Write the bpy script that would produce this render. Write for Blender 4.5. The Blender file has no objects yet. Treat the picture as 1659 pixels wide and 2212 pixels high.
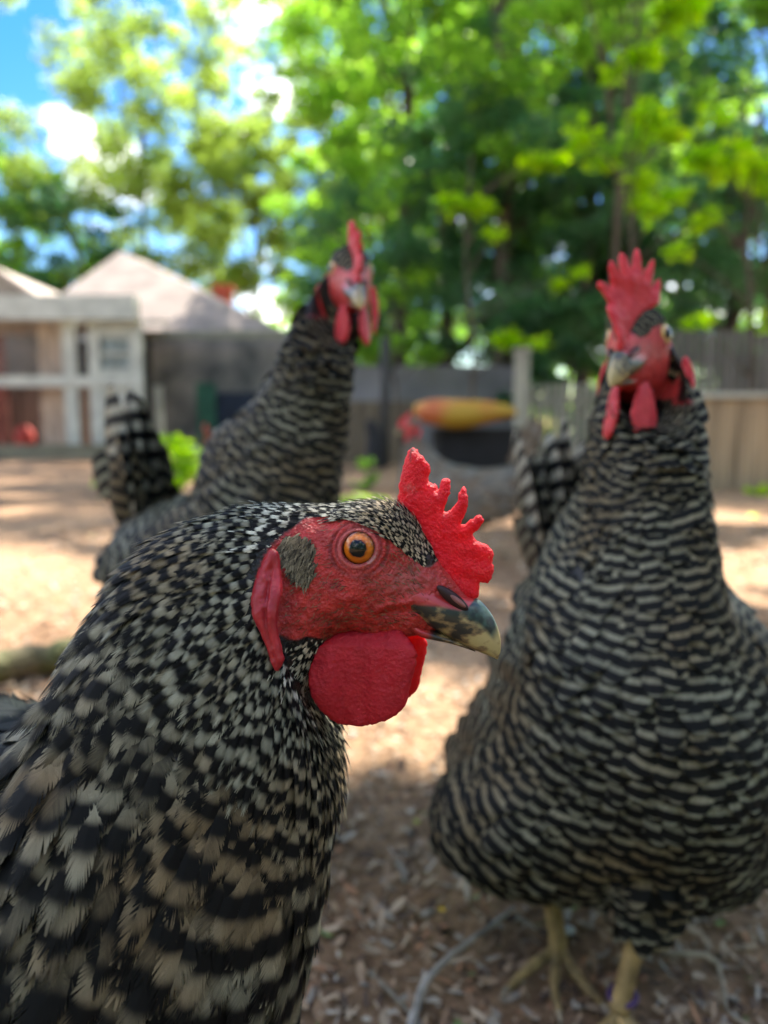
import bpy, math, random
import numpy as np
from mathutils import Vector, Matrix
from mathutils.geometry import delaunay_2d_cdt
rng = np.random.default_rng(7)
random.seed(7)
S = bpy.context.scene
C = bpy.context.scene.collection
R = math.radians

# ------------------------------------------------------------ camera
CAM = np.array([0.0, 0.0, 0.43]); PITCH = R(6.6); F = 1534.0
cd = bpy.data.cameras.new('camera'); cam = bpy.data.objects.new('camera', cd); C.objects.link(cam)
cam.location = CAM; cam.rotation_euler = (R(90) - PITCH, 0, 0)
cd.sensor_fit = 'VERTICAL'; cd.sensor_height = 34.6; cd.sensor_width = 26.0; cd.lens = 24.0
cd.clip_start = 0.01; cd.clip_end = 500
cd.dof.use_dof = True; cd.dof.focus_distance = 0.238; cd.dof.aperture_fstop = 24.0 / 4.1
S.camera = cam
S.render.resolution_x = 768; S.render.resolution_y = 1024
# ------------------------------------------------------------ world
SUN_EL, SUN_AZ = R(58), R(24)            # azimuth clockwise from +y (ahead of the lens)
w = bpy.data.worlds.new("World"); S.world = w; w.use_nodes = True
nt = w.node_tree; nt.nodes.clear()
out = nt.nodes.new('ShaderNodeOutputWorld'); bg = nt.nodes.new('ShaderNodeBackground')
sky = nt.nodes.new('ShaderNodeTexSky'); sky.sky_type = 'NISHITA'; sky.sun_disc = False
sky.sun_elevation = SUN_EL; sky.sun_rotation = SUN_AZ; sky.air_density = 1.3; sky.dust_density = 0.6; sky.ozone_density = 2.5
tc = nt.nodes.new('ShaderNodeTexCoord'); mp = nt.nodes.new('ShaderNodeMapping'); mp.inputs['Scale'].default_value = (1, 1, 1.6); mp.inputs['Location'].default_value = (0, 0, 0)
nz = nt.nodes.new('ShaderNodeTexNoise'); nz.inputs['Scale'].default_value = 4.2; nz.inputs['Detail'].default_value = 6; nz.inputs['Roughness'].default_value = 0.6
rp = nt.nodes.new('ShaderNodeValToRGB'); rp.color_ramp.elements[0].position = 0.52; rp.color_ramp.elements[1].position = 0.61
mx = nt.nodes.new('ShaderNodeMixRGB'); mx.inputs[2].default_value = (9.2, 9.0, 8.5, 1)
hs = nt.nodes.new('ShaderNodeHueSaturation'); hs.inputs['Saturation'].default_value = 1.55; hs.inputs['Hue'].default_value = 0.515; hs.inputs['Value'].default_value = 0.43
L = nt.links.new
L(tc.outputs['Generated'], mp.inputs[0]); L(mp.outputs[0], nz.inputs['Vector']); L(nz.outputs[0], rp.inputs[0])
L(sky.outputs[0], hs.inputs['Color']); L(hs.outputs[0], mx.inputs[1]); L(rp.outputs[0], mx.inputs[0])
L(mx.outputs[0], bg.inputs[0]); bg.inputs[1].default_value = 0.135; L(bg.outputs[0], out.inputs[0])
# ------------------------------------------------------------ sun
SD = np.array([math.sin(SUN_AZ) * math.cos(SUN_EL), math.cos(SUN_AZ) * math.cos(SUN_EL), math.sin(SUN_EL)])
sl = bpy.data.lights.new('sun', 'SUN'); sl.energy = 3.9; sl.angle = R(0.5); sl.color = (1.0, 0.93, 0.82)
so = bpy.data.objects.new('sun', sl); C.objects.link(so)
so.rotation_euler = Vector(-SD).to_track_quat('-Z', 'Y').to_euler()
S.view_settings.view_transform = 'Standard'; S.view_settings.look = 'None'
S.view_settings.exposure = 2.45; S.view_settings.gamma = 1.0
S.cycles.max_bounces = 7; S.cycles.diffuse_bounces = 3; S.cycles.glossy_bounces = 2; S.cycles.transmission_bounces = 4
S.cycles.transparent_max_bounces = 6; S.cycles.caustics_reflective = False; S.cycles.caustics_refractive = False
S.cycles.sample_clamp_indirect = 4; S.cycles.use_denoising = True

# ------------------------------------------------------------ helpers
FW = np.array([0, math.cos(PITCH), -math.sin(PITCH)]); UP = np.array([0, math.sin(PITCH), math.cos(PITCH)]); RT = np.array([1.0, 0, 0])
def P(px, py, d):
    """a point of the place seen at photo pixel (px, py of a 1659 x 2212 view), d metres along the lens axis"""
    return CAM + d * (FW + (px - 829.5) / F * RT + (1106 - py) / F * UP)
def ground_at(px, py, z=0.0):
    r = FW + (px - 829.5) / F * RT + (1106 - py) / F * UP
    return CAM + r * ((z - CAM[2]) / r[2])
def tag(o, label=None, cat=None, group=None, kind=None):
    for k, v in (('label', label), ('category', cat), ('group', group), ('kind', kind)):
        if v: o[k] = v
    return o
def link(name, me, mat, parent=None):
    o = bpy.data.objects.new(name, me); C.objects.link(o)
    if mat is not None: me.materials.append(mat)
    if parent is not None: o.parent = parent
    return o
def mkmesh(name, V, F, smooth=True, uv=None, uv2=None, attr=None):
    """F: (n,4) or (n,3) int array, or a list of such arrays; uv per loop"""
    if not isinstance(F, list): F = [F]
    F = [np.asarray(f, dtype=np.int32) for f in F if len(f)]
    me = bpy.data.meshes.new(name); V = np.asarray(V, dtype=np.float32)
    me.vertices.add(len(V)); me.vertices.foreach_set('co', V.ravel())
    loops = np.concatenate([f.ravel() for f in F]); tot = np.concatenate([np.full(len(f), f.shape[1], np.int32) for f in F])
    me.loops.add(len(loops)); me.loops.foreach_set('vertex_index', loops)
    me.polygons.add(len(tot)); st = np.zeros(len(tot), np.int32); st[1:] = np.cumsum(tot)[:-1]
    me.polygons.foreach_set('loop_start', st); me.polygons.foreach_set('loop_total', tot)
    me.polygons.foreach_set('use_smooth', np.full(len(tot), smooth, bool))
    for nm, u in (('UVMap', uv), ('rnd', uv2)):
        if u is not None:                     # u per vertex -> per loop
            lay = me.uv_layers.new(name=nm); lay.data.foreach_set('uv', np.asarray(u, np.float32)[loops].ravel())
    if attr:
        for k, a in attr.items():
            at = me.attributes.new(k, 'FLOAT', 'POINT'); at.data.foreach_set('value', np.asarray(a, np.float32))
    me.update(calc_edges=True); me.validate(clean_customdata=False)
    return me
class MB:
    """collects boxes, bars and tubes, builds ONE mesh"""
    def __init__(s): s.v = []; s.q = []; s.t = []; s.n = 0
    def add(s, V, Q=(), T=()):
        V = np.asarray(V, float).reshape(-1, 3)
        for f in Q: s.q.append([i + s.n for i in f])
        for f in T: s.t.append([i + s.n for i in f])
        s.v.append(V); s.n += len(V)
    def box(s, c, size, rz=0, taper=0):
        c = np.array(c, float); h = np.array(size, float) / 2
        V = []
        for z in (-1, 1):
            k = 1 - taper * (z > 0)
            for x, y in ((-1, -1), (1, -1), (1, 1), (-1, 1)):
                X, Y = x * h[0] * k, y * h[1] * k
                V.append((c[0] + X * math.cos(rz) - Y * math.sin(rz), c[1] + X * math.sin(rz) + Y * math.cos(rz), c[2] + z * h[2]))
        s.add(V, [(0, 3, 2, 1), (4, 5, 6, 7), (0, 1, 5, 4), (1, 2, 6, 5), (2, 3, 7, 6), (3, 0, 4, 7)])
    def tube(s, pts, rad, n=10):
        pts = np.array(pts, float); rad = np.broadcast_to(np.array(rad, float), (len(pts),))
        T = np.gradient(pts, axis=0); T /= np.linalg.norm(T, axis=1)[:, None] + 1e-12
        a = np.array([0, 0, 1.0]) if abs(T[0][2]) < 0.9 else np.array([1.0, 0, 0])
        V = []
        for i in range(len(pts)):
            b = np.cross(T[i], a); b /= np.linalg.norm(b); a = np.cross(b, T[i])
            for k in range(n):
                th = 2 * math.pi * k / n
                V.append(pts[i] + rad[i] * (math.cos(th) * a + math.sin(th) * b))
        m = len(pts); Q = []
        for i in range(m - 1):
            for k in range(n):
                k2 = (k + 1) % n; Q.append((i * n + k, i * n + k2, (i + 1) * n + k2, (i + 1) * n + k))
        V.append(pts[0]); V.append(pts[-1]); e = len(V)
        Tt = [(e - 2, (k + 1) % n, k) for k in range(n)] + [(e - 1, (m - 1) * n + k, (m - 1) * n + (k + 1) % n) for k in range(n)]
        s.add(V, Q, Tt)
    def build(s, name, mat, parent=None, smooth=False, base=None):
        V = np.concatenate(s.v); 
        if base is not None: V = V - np.asarray(base)
        return link(name, mkmesh(name, V, [np.array(s.q or np.zeros((0, 4))), np.array(s.t or np.zeros((0, 3)))], smooth), mat, parent)
def empty(name, loc, rz=0):
    o = bpy.data.objects.new(name, None); C.objects.link(o); o.location = [float(a) for a in loc]; o.rotation_euler = (0, 0, rz); o.empty_display_size = 0.1
    return o
def smooth_poly(pts, per=6, closed=True):
    pts = np.array(pts, float); n = len(pts); out = []
    for i in range(n if closed else n - 1):
        g = lambda k: pts[k % n] if closed else pts[min(max(k, 0), n - 1)]
        p0, p1, p2, p3 = g(i - 1), g(i), g(i + 1), g(i + 2)
        for j in range(per):
            t = j / per
            out.append(0.5 * ((2 * p1) + (p2 - p0) * t + (2 * p0 - 5 * p1 + 4 * p2 - p3) * t * t + (3 * p1 - p0 - 3 * p2 + p3) * t ** 3))
    if not closed: out.append(pts[-1])
    return np.array(out)
def sstep(a, b, x):
    t = np.clip((x - a) / (b - a), 0, 1); return t * t * (3 - 2 * t)
def in_poly(pts, poly):
    x, y = pts[:, 0], pts[:, 1]; r = np.zeros(len(x), bool); n = len(poly); j = n - 1
    for i in range(n):
        xi, yi = poly[i]; xj, yj = poly[j]
        c = ((yi > y) != (yj > y)) & (x < (xj - xi) * (y - yi) / (yj - yi + 1e-12) + xi); r ^= c; j = i
    return r
def dist_poly(pts, poly):
    d = np.full(len(pts), 1e9); n = len(poly)
    for i in range(n):
        a, b = poly[i], poly[(i + 1) % n]; ab = b - a; L2 = (ab ** 2).sum() + 1e-12
        t = np.clip(((pts - a) @ ab) / L2, 0, 1); q = a + t[:, None] * ab
        d = np.minimum(d, np.hypot(*(pts - q).T))
    return d
def noise2(x, y, f, seed=0):
    """cheap smooth value noise"""
    r = np.random.default_rng(seed); T = r.random((64, 64)) * 2 - 1
    X, Y = x * f, y * f; i, j = np.floor(X).astype(int), np.floor(Y).astype(int); u, v = X - i, Y - j
    u, v = u * u * (3 - 2 * u), v * v * (3 - 2 * v); g = lambda a, b: T[a % 64, b % 64]
    return (g(i, j) * (1 - u) + g(i + 1, j) * u) * (1 - v) + (g(i, j + 1) * (1 - u) + g(i + 1, j + 1) * u) * v

# ------------------------------------------------------------ materials
def new_mat(name):
    m = bpy.data.materials.new(name); m.use_nodes = True
    b = m.node_tree.nodes['Principled BSDF']; return m, m.node_tree, b
def nd(t, kind, **kw):
    n = t.nodes.new(kind)
    for k, v in kw.items():
        if k in n.inputs: n.inputs[k].default_value = v
        else: setattr(n, k, v)
    return n
def simple(name, col, rough=0.8, var=0.25, scale=8, bump=0.0, bscale=30, col2=None, spec=0.3, stretch=(1, 1, 1), dist=0.01):
    m, t, b = new_mat(name); l = t.links.new
    tc = nd(t, 'ShaderNodeTexCoord'); mp = nd(t, 'ShaderNodeMapping'); mp.inputs['Scale'].default_value = stretch
    l(tc.outputs['Object'], mp.inputs[0])
    n = nd(t, 'ShaderNodeTexNoise'); n.inputs['Scale'].default_value = scale; n.inputs['Detail'].default_value = 5
    l(mp.outputs[0], n.inputs['Vector'])
    c2 = col2 or tuple(c * (1 - var) for c in col)
    r = nd(t, 'ShaderNodeValToRGB'); r.color_ramp.elements[0].position = 0.35; r.color_ramp.elements[1].position = 0.65
    r.color_ramp.elements[0].color = (*c2, 1); r.color_ramp.elements[1].color = (*[min(1, c * (1 + var * 0.5)) for c in col], 1)
    l(n.outputs[0], r.inputs[0]); l(r.outputs[0], b.inputs['Base Color'])
    b.inputs['Roughness'].default_value = rough; b.inputs['Specular IOR Level'].default_value = spec
    if bump:
        n2 = nd(t, 'ShaderNodeTexNoise'); n2.inputs['Scale'].default_value = bscale; n2.inputs['Detail'].default_value = 4; l(mp.outputs[0], n2.inputs['Vector'])
        bp = nd(t, 'ShaderNodeBump'); bp.inputs['Strength'].default_value = bump; bp.inputs['Distance'].default_value = dist
        l(n2.outputs[0], bp.inputs['Height']); l(bp.outputs[0], b.inputs['Normal'])
    return m
def skin_mat(name, col, dark, sss=0.35, bscale=1400, bump=0.6, specks=0.0, use_attr=False, rough=0.42, trans=0.0):
    m, t, b = new_mat(name); l = t.links.new
    tc = nd(t, 'ShaderNodeTexCoord'); o = tc.outputs['Object']
    n = nd(t, 'ShaderNodeTexNoise'); n.inputs['Scale'].default_value = 160; n.inputs['Detail'].default_value = 5; l(o, n.inputs['Vector'])
    r = nd(t, 'ShaderNodeValToRGB'); r.color_ramp.elements[0].position = 0.3; r.color_ramp.elements[1].position = 0.7
    r.color_ramp.elements[0].color = (*dark, 1); r.color_ramp.elements[1].color = (*col, 1); l(n.outputs[0], r.inputs[0])
    colr = r.outputs[0]
    v = nd(t, 'ShaderNodeTexNoise'); v.inputs['Scale'].default_value = bscale; v.inputs['Detail'].default_value = 3; v.inputs['Roughness'].default_value = 0.6
    v.inputs['Distortion'].default_value = 0.8; l(o, v.inputs['Vector'])
    w2 = nd(t, 'ShaderNodeTexVoronoi'); w2.inputs['Scale'].default_value = bscale * 0.55; l(o, w2.inputs['Vector'])
    if specks:
        r2 = nd(t, 'ShaderNodeValToRGB'); r2.color_ramp.elements[0].position = 0.57; r2.color_ramp.elements[1].position = 0.75
        l(v.outputs[0], r2.inputs[0]); n3 = nd(t, 'ShaderNodeTexNoise'); n3.inputs['Scale'].default_value = 90; l(o, n3.inputs['Vector'])
        r3 = nd(t, 'ShaderNodeValToRGB'); r3.color_ramp.elements[0].position = 0.42; r3.color_ramp.elements[1].position = 0.7; l(n3.outputs[0], r3.inputs[0])
        mm = nd(t, 'ShaderNodeMath', operation='MULTIPLY'); l(r2.outputs[0], mm.inputs[0]); l(r3.outputs[0], mm.inputs[1])
        m3 = nd(t, 'ShaderNodeMath', operation='MULTIPLY'); l(mm.outputs[0], m3.inputs[0]); m3.inputs[1].default_value = specks
        mx = nd(t, 'ShaderNodeMixRGB'); mx.inputs[2].default_value = (0.62, 0.36, 0.2, 1); l(m3.outputs[0], mx.inputs[0]); l(colr, mx.inputs[1]); colr = mx.outputs[0]
    if use_attr:
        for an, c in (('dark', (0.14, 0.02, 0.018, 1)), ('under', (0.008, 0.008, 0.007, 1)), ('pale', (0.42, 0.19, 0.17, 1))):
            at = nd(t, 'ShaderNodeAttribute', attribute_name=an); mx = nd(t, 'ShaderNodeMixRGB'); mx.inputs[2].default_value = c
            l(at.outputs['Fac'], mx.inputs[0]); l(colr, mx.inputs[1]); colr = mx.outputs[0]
    l(colr, b.inputs['Base Color'])
    b.inputs['Roughness'].default_value = rough; b.inputs['Specular IOR Level'].default_value = 0.35
    b.inputs['Subsurface Weight'].default_value = sss; b.inputs['Subsurface Radius'].default_value = (1, 0.15, 0.08); b.inputs['Subsurface Scale'].default_value = 0.004
    ad = nd(t, 'ShaderNodeMath', operation='ADD'); l(v.outputs[0], ad.inputs[0]); l(w2.outputs['Distance'], ad.inputs[1])
    bp = nd(t, 'ShaderNodeBump'); bp.inputs['Strength'].default_value = bump; bp.inputs['Distance'].default_value = 0.0005
    l(ad.outputs[0], bp.inputs['Height']); l(bp.outputs[0], b.inputs['Normal'])
    if trans:
        tr = nd(t, 'ShaderNodeBsdfTranslucent'); tr.inputs[0].default_value = (0.9, 0.02, 0.02, 1)
        ms = nd(t, 'ShaderNodeMixShader'); ms.inputs[0].default_value = trans
        l(b.outputs[0], ms.inputs[1]); l(tr.outputs[0], ms.inputs[2]); l(ms.outputs[0], t.nodes['Material Output'].inputs[0])
    return m
def feather_mat(name, black, pale, lo=0.45, hi=0.62, noise=0.22, nscale=120, barb=60, trans=0.0, sheen=0.0, plain=False, bulk=25, rough=.6, rvr=(.65, 1.2)):
    m, t, b = new_mat(name); l = t.links.new
    uv = nd(t, 'ShaderNodeUVMap', uv_map='UVMap'); sp = nd(t, 'ShaderNodeSeparateXYZ'); l(uv.outputs[0], sp.inputs[0])
    u2 = nd(t, 'ShaderNodeUVMap', uv_map='rnd'); s2 = nd(t, 'ShaderNodeSeparateXYZ'); l(u2.outputs[0], s2.inputs[0])
    tc = nd(t, 'ShaderNodeTexCoord')
    n = nd(t, 'ShaderNodeTexNoise'); n.inputs['Scale'].default_value = nscale; n.inputs['Detail'].default_value = 3; l(tc.outputs['Object'], n.inputs['Vector'])
    n1 = nd(t, 'ShaderNodeMath', operation='MULTIPLY_ADD'); l(n.outputs[0], n1.inputs[0]); n1.inputs[1].default_value = noise * 2; n1.inputs[2].default_value = -noise
    a = nd(t, 'ShaderNodeMath', operation='ADD'); l(sp.outputs['Y'], a.inputs[0]); l(n1.outputs[0], a.inputs[1])
    w = nd(t, 'ShaderNodeMath', operation='MULTIPLY'); l(a.outputs[0], w.inputs[0]); w.inputs[1].default_value = 2 * math.pi
    c = nd(t, 'ShaderNodeMath', operation='COSINE'); l(w.outputs[0], c.inputs[0])
    h = nd(t, 'ShaderNodeMath', operation='MULTIPLY_ADD'); l(c.outputs[0], h.inputs[0]); h.inputs[1].default_value = -0.5; h.inputs[2].default_value = 0.5
    mr = nd(t, 'ShaderNodeMapRange', interpolation_type='SMOOTHSTEP'); l(h.outputs[0], mr.inputs[0]); mr.inputs[1].default_value = lo; mr.inputs[2].default_value = hi
    # fine barb streaks: vary brightness
    mp = nd(t, 'ShaderNodeCombineXYZ'); k = nd(t, 'ShaderNodeMath', operation='MULTIPLY'); l(sp.outputs['X'], k.inputs[0]); k.inputs[1].default_value = 14
    l(k.outputs[0], mp.inputs[0]); k2 = nd(t, 'ShaderNodeMath', operation='MULTIPLY'); l(s2.outputs['X'], k2.inputs[0]); k2.inputs[1].default_value = 500; l(k2.outputs[0], mp.inputs[2]); l(sp.outputs['Y'], mp.inputs[1])
    nb = nd(t, 'ShaderNodeTexNoise'); nb.inputs['Scale'].default_value = 1.3; nb.inputs['Detail'].default_value = 2; l(mp.outputs[0], nb.inputs['Vector'])
    br = nd(t, 'ShaderNodeMapRange'); l(nb.outputs[0], br.inputs[0]); br.inputs[1].default_value = 0.3; br.inputs[2].default_value = 0.7; br.inputs[3].default_value = 0.55; br.inputs[4].default_value = 1.15
    rv = nd(t, 'ShaderNodeMapRange'); l(s2.outputs['X'], rv.inputs[0]); rv.inputs[3].default_value = rvr[0]; rv.inputs[4].default_value = rvr[1]
    # broad areas of brown dust
    nd2 = nd(t, 'ShaderNodeTexNoise'); nd2.inputs['Scale'].default_value = bulk; l(tc.outputs['Object'], nd2.inputs['Vector'])
    pm = nd(t, 'ShaderNodeMixRGB'); pm.inputs[1].default_value = (*pale, 1); pm.inputs[2].default_value = (pale[0] * 0.85, pale[1] * 0.68, pale[2] * 0.55, 1)
    cr = nd(t, 'ShaderNodeMapRange'); l(nd2.outputs[0], cr.inputs[0]); cr.inputs[1].default_value = 0.42; cr.inputs[2].default_value = 0.62; l(cr.outputs[0], pm.inputs[0])
    mm = nd(t, 'ShaderNodeMath', operation='MULTIPLY'); l(br.outputs[0], mm.inputs[0]); l(rv.outputs[0], mm.inputs[1])
    sc = nd(t, 'ShaderNodeMixRGB', blend_type='MULTIPLY'); sc.inputs[0].default_value = 1; l(pm.outputs[0], sc.inputs[1]); l(mm.outputs[0], sc.inputs[2])
    mx = nd(t, 'ShaderNodeMixRGB'); l(mr.outputs[0], mx.inputs[0]); mx.inputs[1].default_value = (*black, 1); l(sc.outputs[0], mx.inputs[2])
    l((sc if plain else mx).outputs[0], b.inputs['Base Color'])
    b.inputs['Roughness'].default_value = rough; b.inputs['Specular IOR Level'].default_value = 0.12; b.inputs['Sheen Weight'].default_value = sheen
    return m
# ------------------------------------------------------------ hen: lofted body
class Loft:
    """one closed tube through stations: dorsal point, ventral point, lateral unit vector, half width, bias"""
    def __init__(s, st, per, nv=120, e=0.9, lumps=None):
        D = np.array([a[0] for a in st]); V = np.array([a[1] for a in st]); Lt = np.array([a[2] for a in st]); W = np.array([a[3] for a in st]); B = np.array([a[4] for a in st])
        X = np.concatenate([D, V, Lt, W[:, None], B[:, None], np.arange(len(st))[:, None]], axis=1)
        n = len(X); out = []
        for i in range(n - 1):
            p0, p1, p2, p3 = X[max(i - 1, 0)], X[i], X[i + 1], X[min(i + 2, n - 1)]
            m = per[i] if isinstance(per, (list, tuple)) else per
            for j in range(m):
                t = j / m
                out.append(0.5 * ((2 * p1) + (p2 - p0) * t + (2 * p0 - 5 * p1 + 4 * p2 - p3) * t * t + (3 * p1 - p0 - 3 * p2 + p3) * t ** 3))
        out.append(X[-1]); X = np.array(out); s.X = X
        s.D, s.V, s.L, s.W, s.B, s.u = X[:, :3], X[:, 3:6], X[:, 6:9], np.maximum(X[:, 9], 1e-4), X[:, 10], X[:, 11]
        s.L = s.L / np.linalg.norm(s.L, axis=1)[:, None]
        th = np.arange(nv) / nv * 2 * math.pi; c, sn = np.cos(th), np.sin(th)
        ce = np.sign(c) * np.abs(c) ** e; se = np.sign(sn) * np.abs(sn) ** e
        mid = (s.D + s.V) / 2; h = (s.D - s.V) / 2
        s.G = mid[:, None, :] + h[:, None, :] * ce[None, :, None] + s.L[:, None, :] * (s.W[:, None] * se[None, :] * (1 + s.B[:, None] * c[None, :]))[:, :, None]
        s.nv = nv; s.nu = len(X)
        if lumps is not None:
            Nn, _, _ = s.normals(); s.G = s.G + Nn * lumps(s.u[:, None] + 0 * th[None], th[None] + 0 * s.u[:, None])[:, :, None]
    def normals(s, G=None):
        G = s.G if G is None else G
        Tu = np.gradient(G, axis=0); Tv = np.roll(G, -1, axis=1) - np.roll(G, 1, axis=1)
        N = np.cross(Tv, Tu); N /= np.linalg.norm(N, axis=2)[:, :, None] + 1e-15
        Tu = Tu / (np.linalg.norm(Tu, axis=2)[:, :, None] + 1e-15)
        # outward check
        mid = G.mean(axis=1, keepdims=True)
        sg = np.sign(((G - mid) * N).sum(axis=2).mean())
        return N * sg, Tu, sg
    def mesh(s, name, attr=None):
        nu, nv = s.nu, s.nv; V = s.G.reshape(-1, 3)
        i = np.arange(nu - 1)[:, None] * nv; k = np.arange(nv)[None, :]; k2 = (k + 1) % nv
        Q = np.stack([i + k, i + k2, i + nv + k2, i + nv + k], axis=-1).reshape(-1, 4)
        V = np.concatenate([V, s.G[0].mean(axis=0)[None], s.G[-1].mean(axis=0)[None]]); e = len(V)
        kk = np.arange(nv); T = np.concatenate([np.stack([np.full(nv, e - 2), (kk + 1) % nv, kk], 1), np.stack([np.full(nv, e - 1), (nu - 1) * nv + kk, (nu - 1) * nv + (kk + 1) % nv], 1)])
        if s.normals()[2] < 0: Q = Q[:, ::-1]; T = T[:, ::-1]
        if attr: attr = {a: np.concatenate([b.ravel(), [0, 0]]) for a, b in attr.items()}
        return mkmesh(name, V, [Q, T], True, attr=attr)
    def rows(s, spacing, wstep, u0, u1, jit=0.2):
        """imbricated rows: returns surface samples (pos, normal, flow, u, theta)"""
        G = s.G; N, Tu, _ = s.normals(); nu, nv = s.nu, s.nv
        seg = np.linalg.norm(np.diff(G, axis=0), axis=2); sp = spacing(s.u)
        ph = np.zeros((nu, nv)); ph[1:] = np.cumsum(seg / ((sp[1:] + sp[:-1]) / 2)[:, None], axis=0)
        res = []
        for j in range(1, int(ph.max()) + 1):
            # isoline
            idx = (ph < j).sum(axis=0); ok = idx < nu; idc = np.clip(idx, 1, nu - 1); kk = np.arange(nv)
            f = (j - ph[idc - 1, kk]) / (ph[idc, kk] - ph[idc - 1, kk] + 1e-12)
            pts = G[idc - 1, kk] * (1 - f[:, None]) + G[idc, kk] * f[:, None]; uu = s.u[idc - 1] * (1 - f) + s.u[idc] * f
            d = np.linalg.norm(np.roll(pts, -1, axis=0) - pts, axis=1); ws = wstep(uu)
            cum = np.concatenate([[0], np.cumsum(d / ws)]); tot = int(cum[-1])
            if tot < 3: continue
            q = (np.arange(tot) + (0.5 if j % 2 else 0) + rng.uniform(-jit, jit, tot)) / tot * cum[-1]; q = np.mod(q, cum[-1])
            k = np.clip(np.searchsorted(cum, q) - 1, 0, nv - 1); g = (q - cum[k]) / (cum[k + 1] - cum[k] + 1e-12); k1 = (k + 1) % nv
            m = ok[k] & ok[k1]
            jj = rng.uniform(-jit, jit, tot)
            p = pts[k] * (1 - g[:, None]) + pts[k1] * g[:, None]; n_ = N[idc[k] - 1, k] * (1 - g[:, None]) + N[idc[k1] - 1, k1] * g[:, None]
            t_ = Tu[idc[k] - 1, k] * (1 - g[:, None]) + Tu[idc[k1] - 1, k1] * g[:, None]
            p = p + t_ * (jj * spacing(uu[k]))[:, None]
            u_ = uu[k] * (1 - g) + uu[k1] * g; th = (k + g) / nv * 2 * math.pi
            m &= (u_ > u0) & (u_ < u1)
            res.append(np.concatenate([p, n_, t_, u_[:, None], th[:, None], (j + jj)[:, None]], axis=1)[m])
        A = np.concatenate(res); s.rowph = A[:, 11]; return A[:, :3], A[:, 3:6], A[:, 6:9], A[:, 9], A[:, 10]
def nrm(v): return v / (np.linalg.norm(v, axis=-1, keepdims=True) + 1e-12)
def feathers(name, Pt, Nn, Tt, ln, wd, per, mat, parent, lift=0.14, curl=0.12, spear=0.0, style='vane', nb=9, phase=0.0, camber=0.12, jdir=0.10, sink=0.15, frame=None, pj=0.04, root_ph=None):
    n = len(Pt); ln = np.broadcast_to(ln, n) * rng.uniform(0.85, 1.15, n); wd = np.broadcast_to(wd, n) * rng.uniform(0.85, 1.15, n); per = np.broadcast_to(per, n)
    N = nrm(Nn); T = nrm(Tt - (Tt * N).sum(1)[:, None] * N); B = np.cross(N, T)
    a = rng.normal(0, jdir, n); T, B = T * np.cos(a)[:, None] + B * np.sin(a)[:, None], B * np.cos(a)[:, None] - T * np.sin(a)[:, None]
    lf = lift * rng.uniform(0.6, 1.5, n); rd = rng.random(n); ph = phase + rng.normal(0, pj, n)
    tilt = rng.normal(0, 0.15, n); N2, B2 = N * np.cos(tilt)[:, None] + B * np.sin(tilt)[:, None], B * np.cos(tilt)[:, None] - N * np.sin(tilt)[:, None]
    if root_ph is not None: ph = ph + root_ph + ln / per
    def pos(t, x):   # t,x : (n,) or scalars
        t = np.broadcast_to(t, n); x = np.broadcast_to(x, n)
        return Pt + T * (ln * t * (1 - 0.25 * curl * t))[:, None] + N2 * (ln * (lf * t - curl * t * t - sink * 0.0) - sink * wd * (1 - t) + camber * wd * (1 - x * x))[:, None] + B2 * (wd / 2 * x)[:, None]
    def prof(t):
        t = np.asarray(t, float); r = np.clip(t / 0.22, 0, 1) ** 0.7 * np.sqrt(np.clip(1 - (np.clip(t - 0.55, 0, 1) / 0.46) ** 2, 0, 1))
        sp = np.clip(t / 0.25, 0, 1) ** 0.8 * np.clip((1.04 - t) / 0.79, 0, 1) ** 0.9; return r * (1 - spear) + sp * spear
    V, U, U2, Q = [], [], [], []; off = 0
    if style == 'vane':
        ts = np.array([0, .25, .5, .7, .84, .94, 1.0]); xs = [-1, -0.5, 0, 0.5, 1]
        for t in ts:
            for x in xs:
                w = max(float(prof(t)), 0.06); V.append(pos(t, x * w)); U.append(np.stack([np.full(n, x * .5 + .5) + rd * 7, (t - 1) * ln / per + ph + 0.10 * (x * w) ** 2], 1)); U2.append(np.stack([rd, np.full(n, t)], 1))
        m = len(ts) * 5; q = np.array([(i * 5 + k, i * 5 + k + 1, (i + 1) * 5 + k + 1, (i + 1) * 5 + k) for i in range(len(ts) - 1) for k in range(4)])
    else:
        # every barb its own tapering strip
        tb = np.linspace(0.12, 0.95, nb); q = []; m = 0
        for sd in (-1, 1):
            for bi, t0 in enumerate(tb):
                jt = rng.normal(0, 0.009, n); reach = float(prof(min(t0 + 0.12, 0.97))) * rng.uniform(0.92, 1.04, n); fw = 0.16 + 0.12 * t0
                hw = 0.95 / nb * 0.5 * 1.5
                for (f, k) in ((0, 1.0), (0.55, 1.0), (1.0, 0.45)):
                    for s_ in (-1, 1):
                        t = t0 + jt * f + fw * f ** 1.2 + s_ * hw * k; x = sd * reach * f ** 0.85
                        if f == 0: x = sd * -0.03 * np.ones(n)
                        tt = np.minimum(t, 1.12)
                        V.append(pos(tt, x)); U.append(np.stack([np.full(n, bi * 0.4 + f * .1) + rd * 7, (tt - 1) * ln / per + ph + 0.10 * x * x], 1)); U2.append(np.stack([np.clip(rd + rng.normal(0, .12, n), 0, 1), np.full(n, t0)], 1))
                q += [(m, m + 1, m + 3, m + 2), (m + 2, m + 3, m + 5, m + 4)]; m += 6
        q = np.array(q)
    V = np.stack(V, 1).reshape(-1, 3); U = np.stack(U, 1).reshape(-1, 2); U2 = np.stack(U2, 1).reshape(-1, 2)
    Q = (q[None] + (np.arange(n) * m)[:, None, None]).reshape(-1, 4)
    if frame is not None: V = V - frame
    return link(name, mkmesh(name, V, Q, True, uv=U, uv2=U2), mat, parent)
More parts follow.
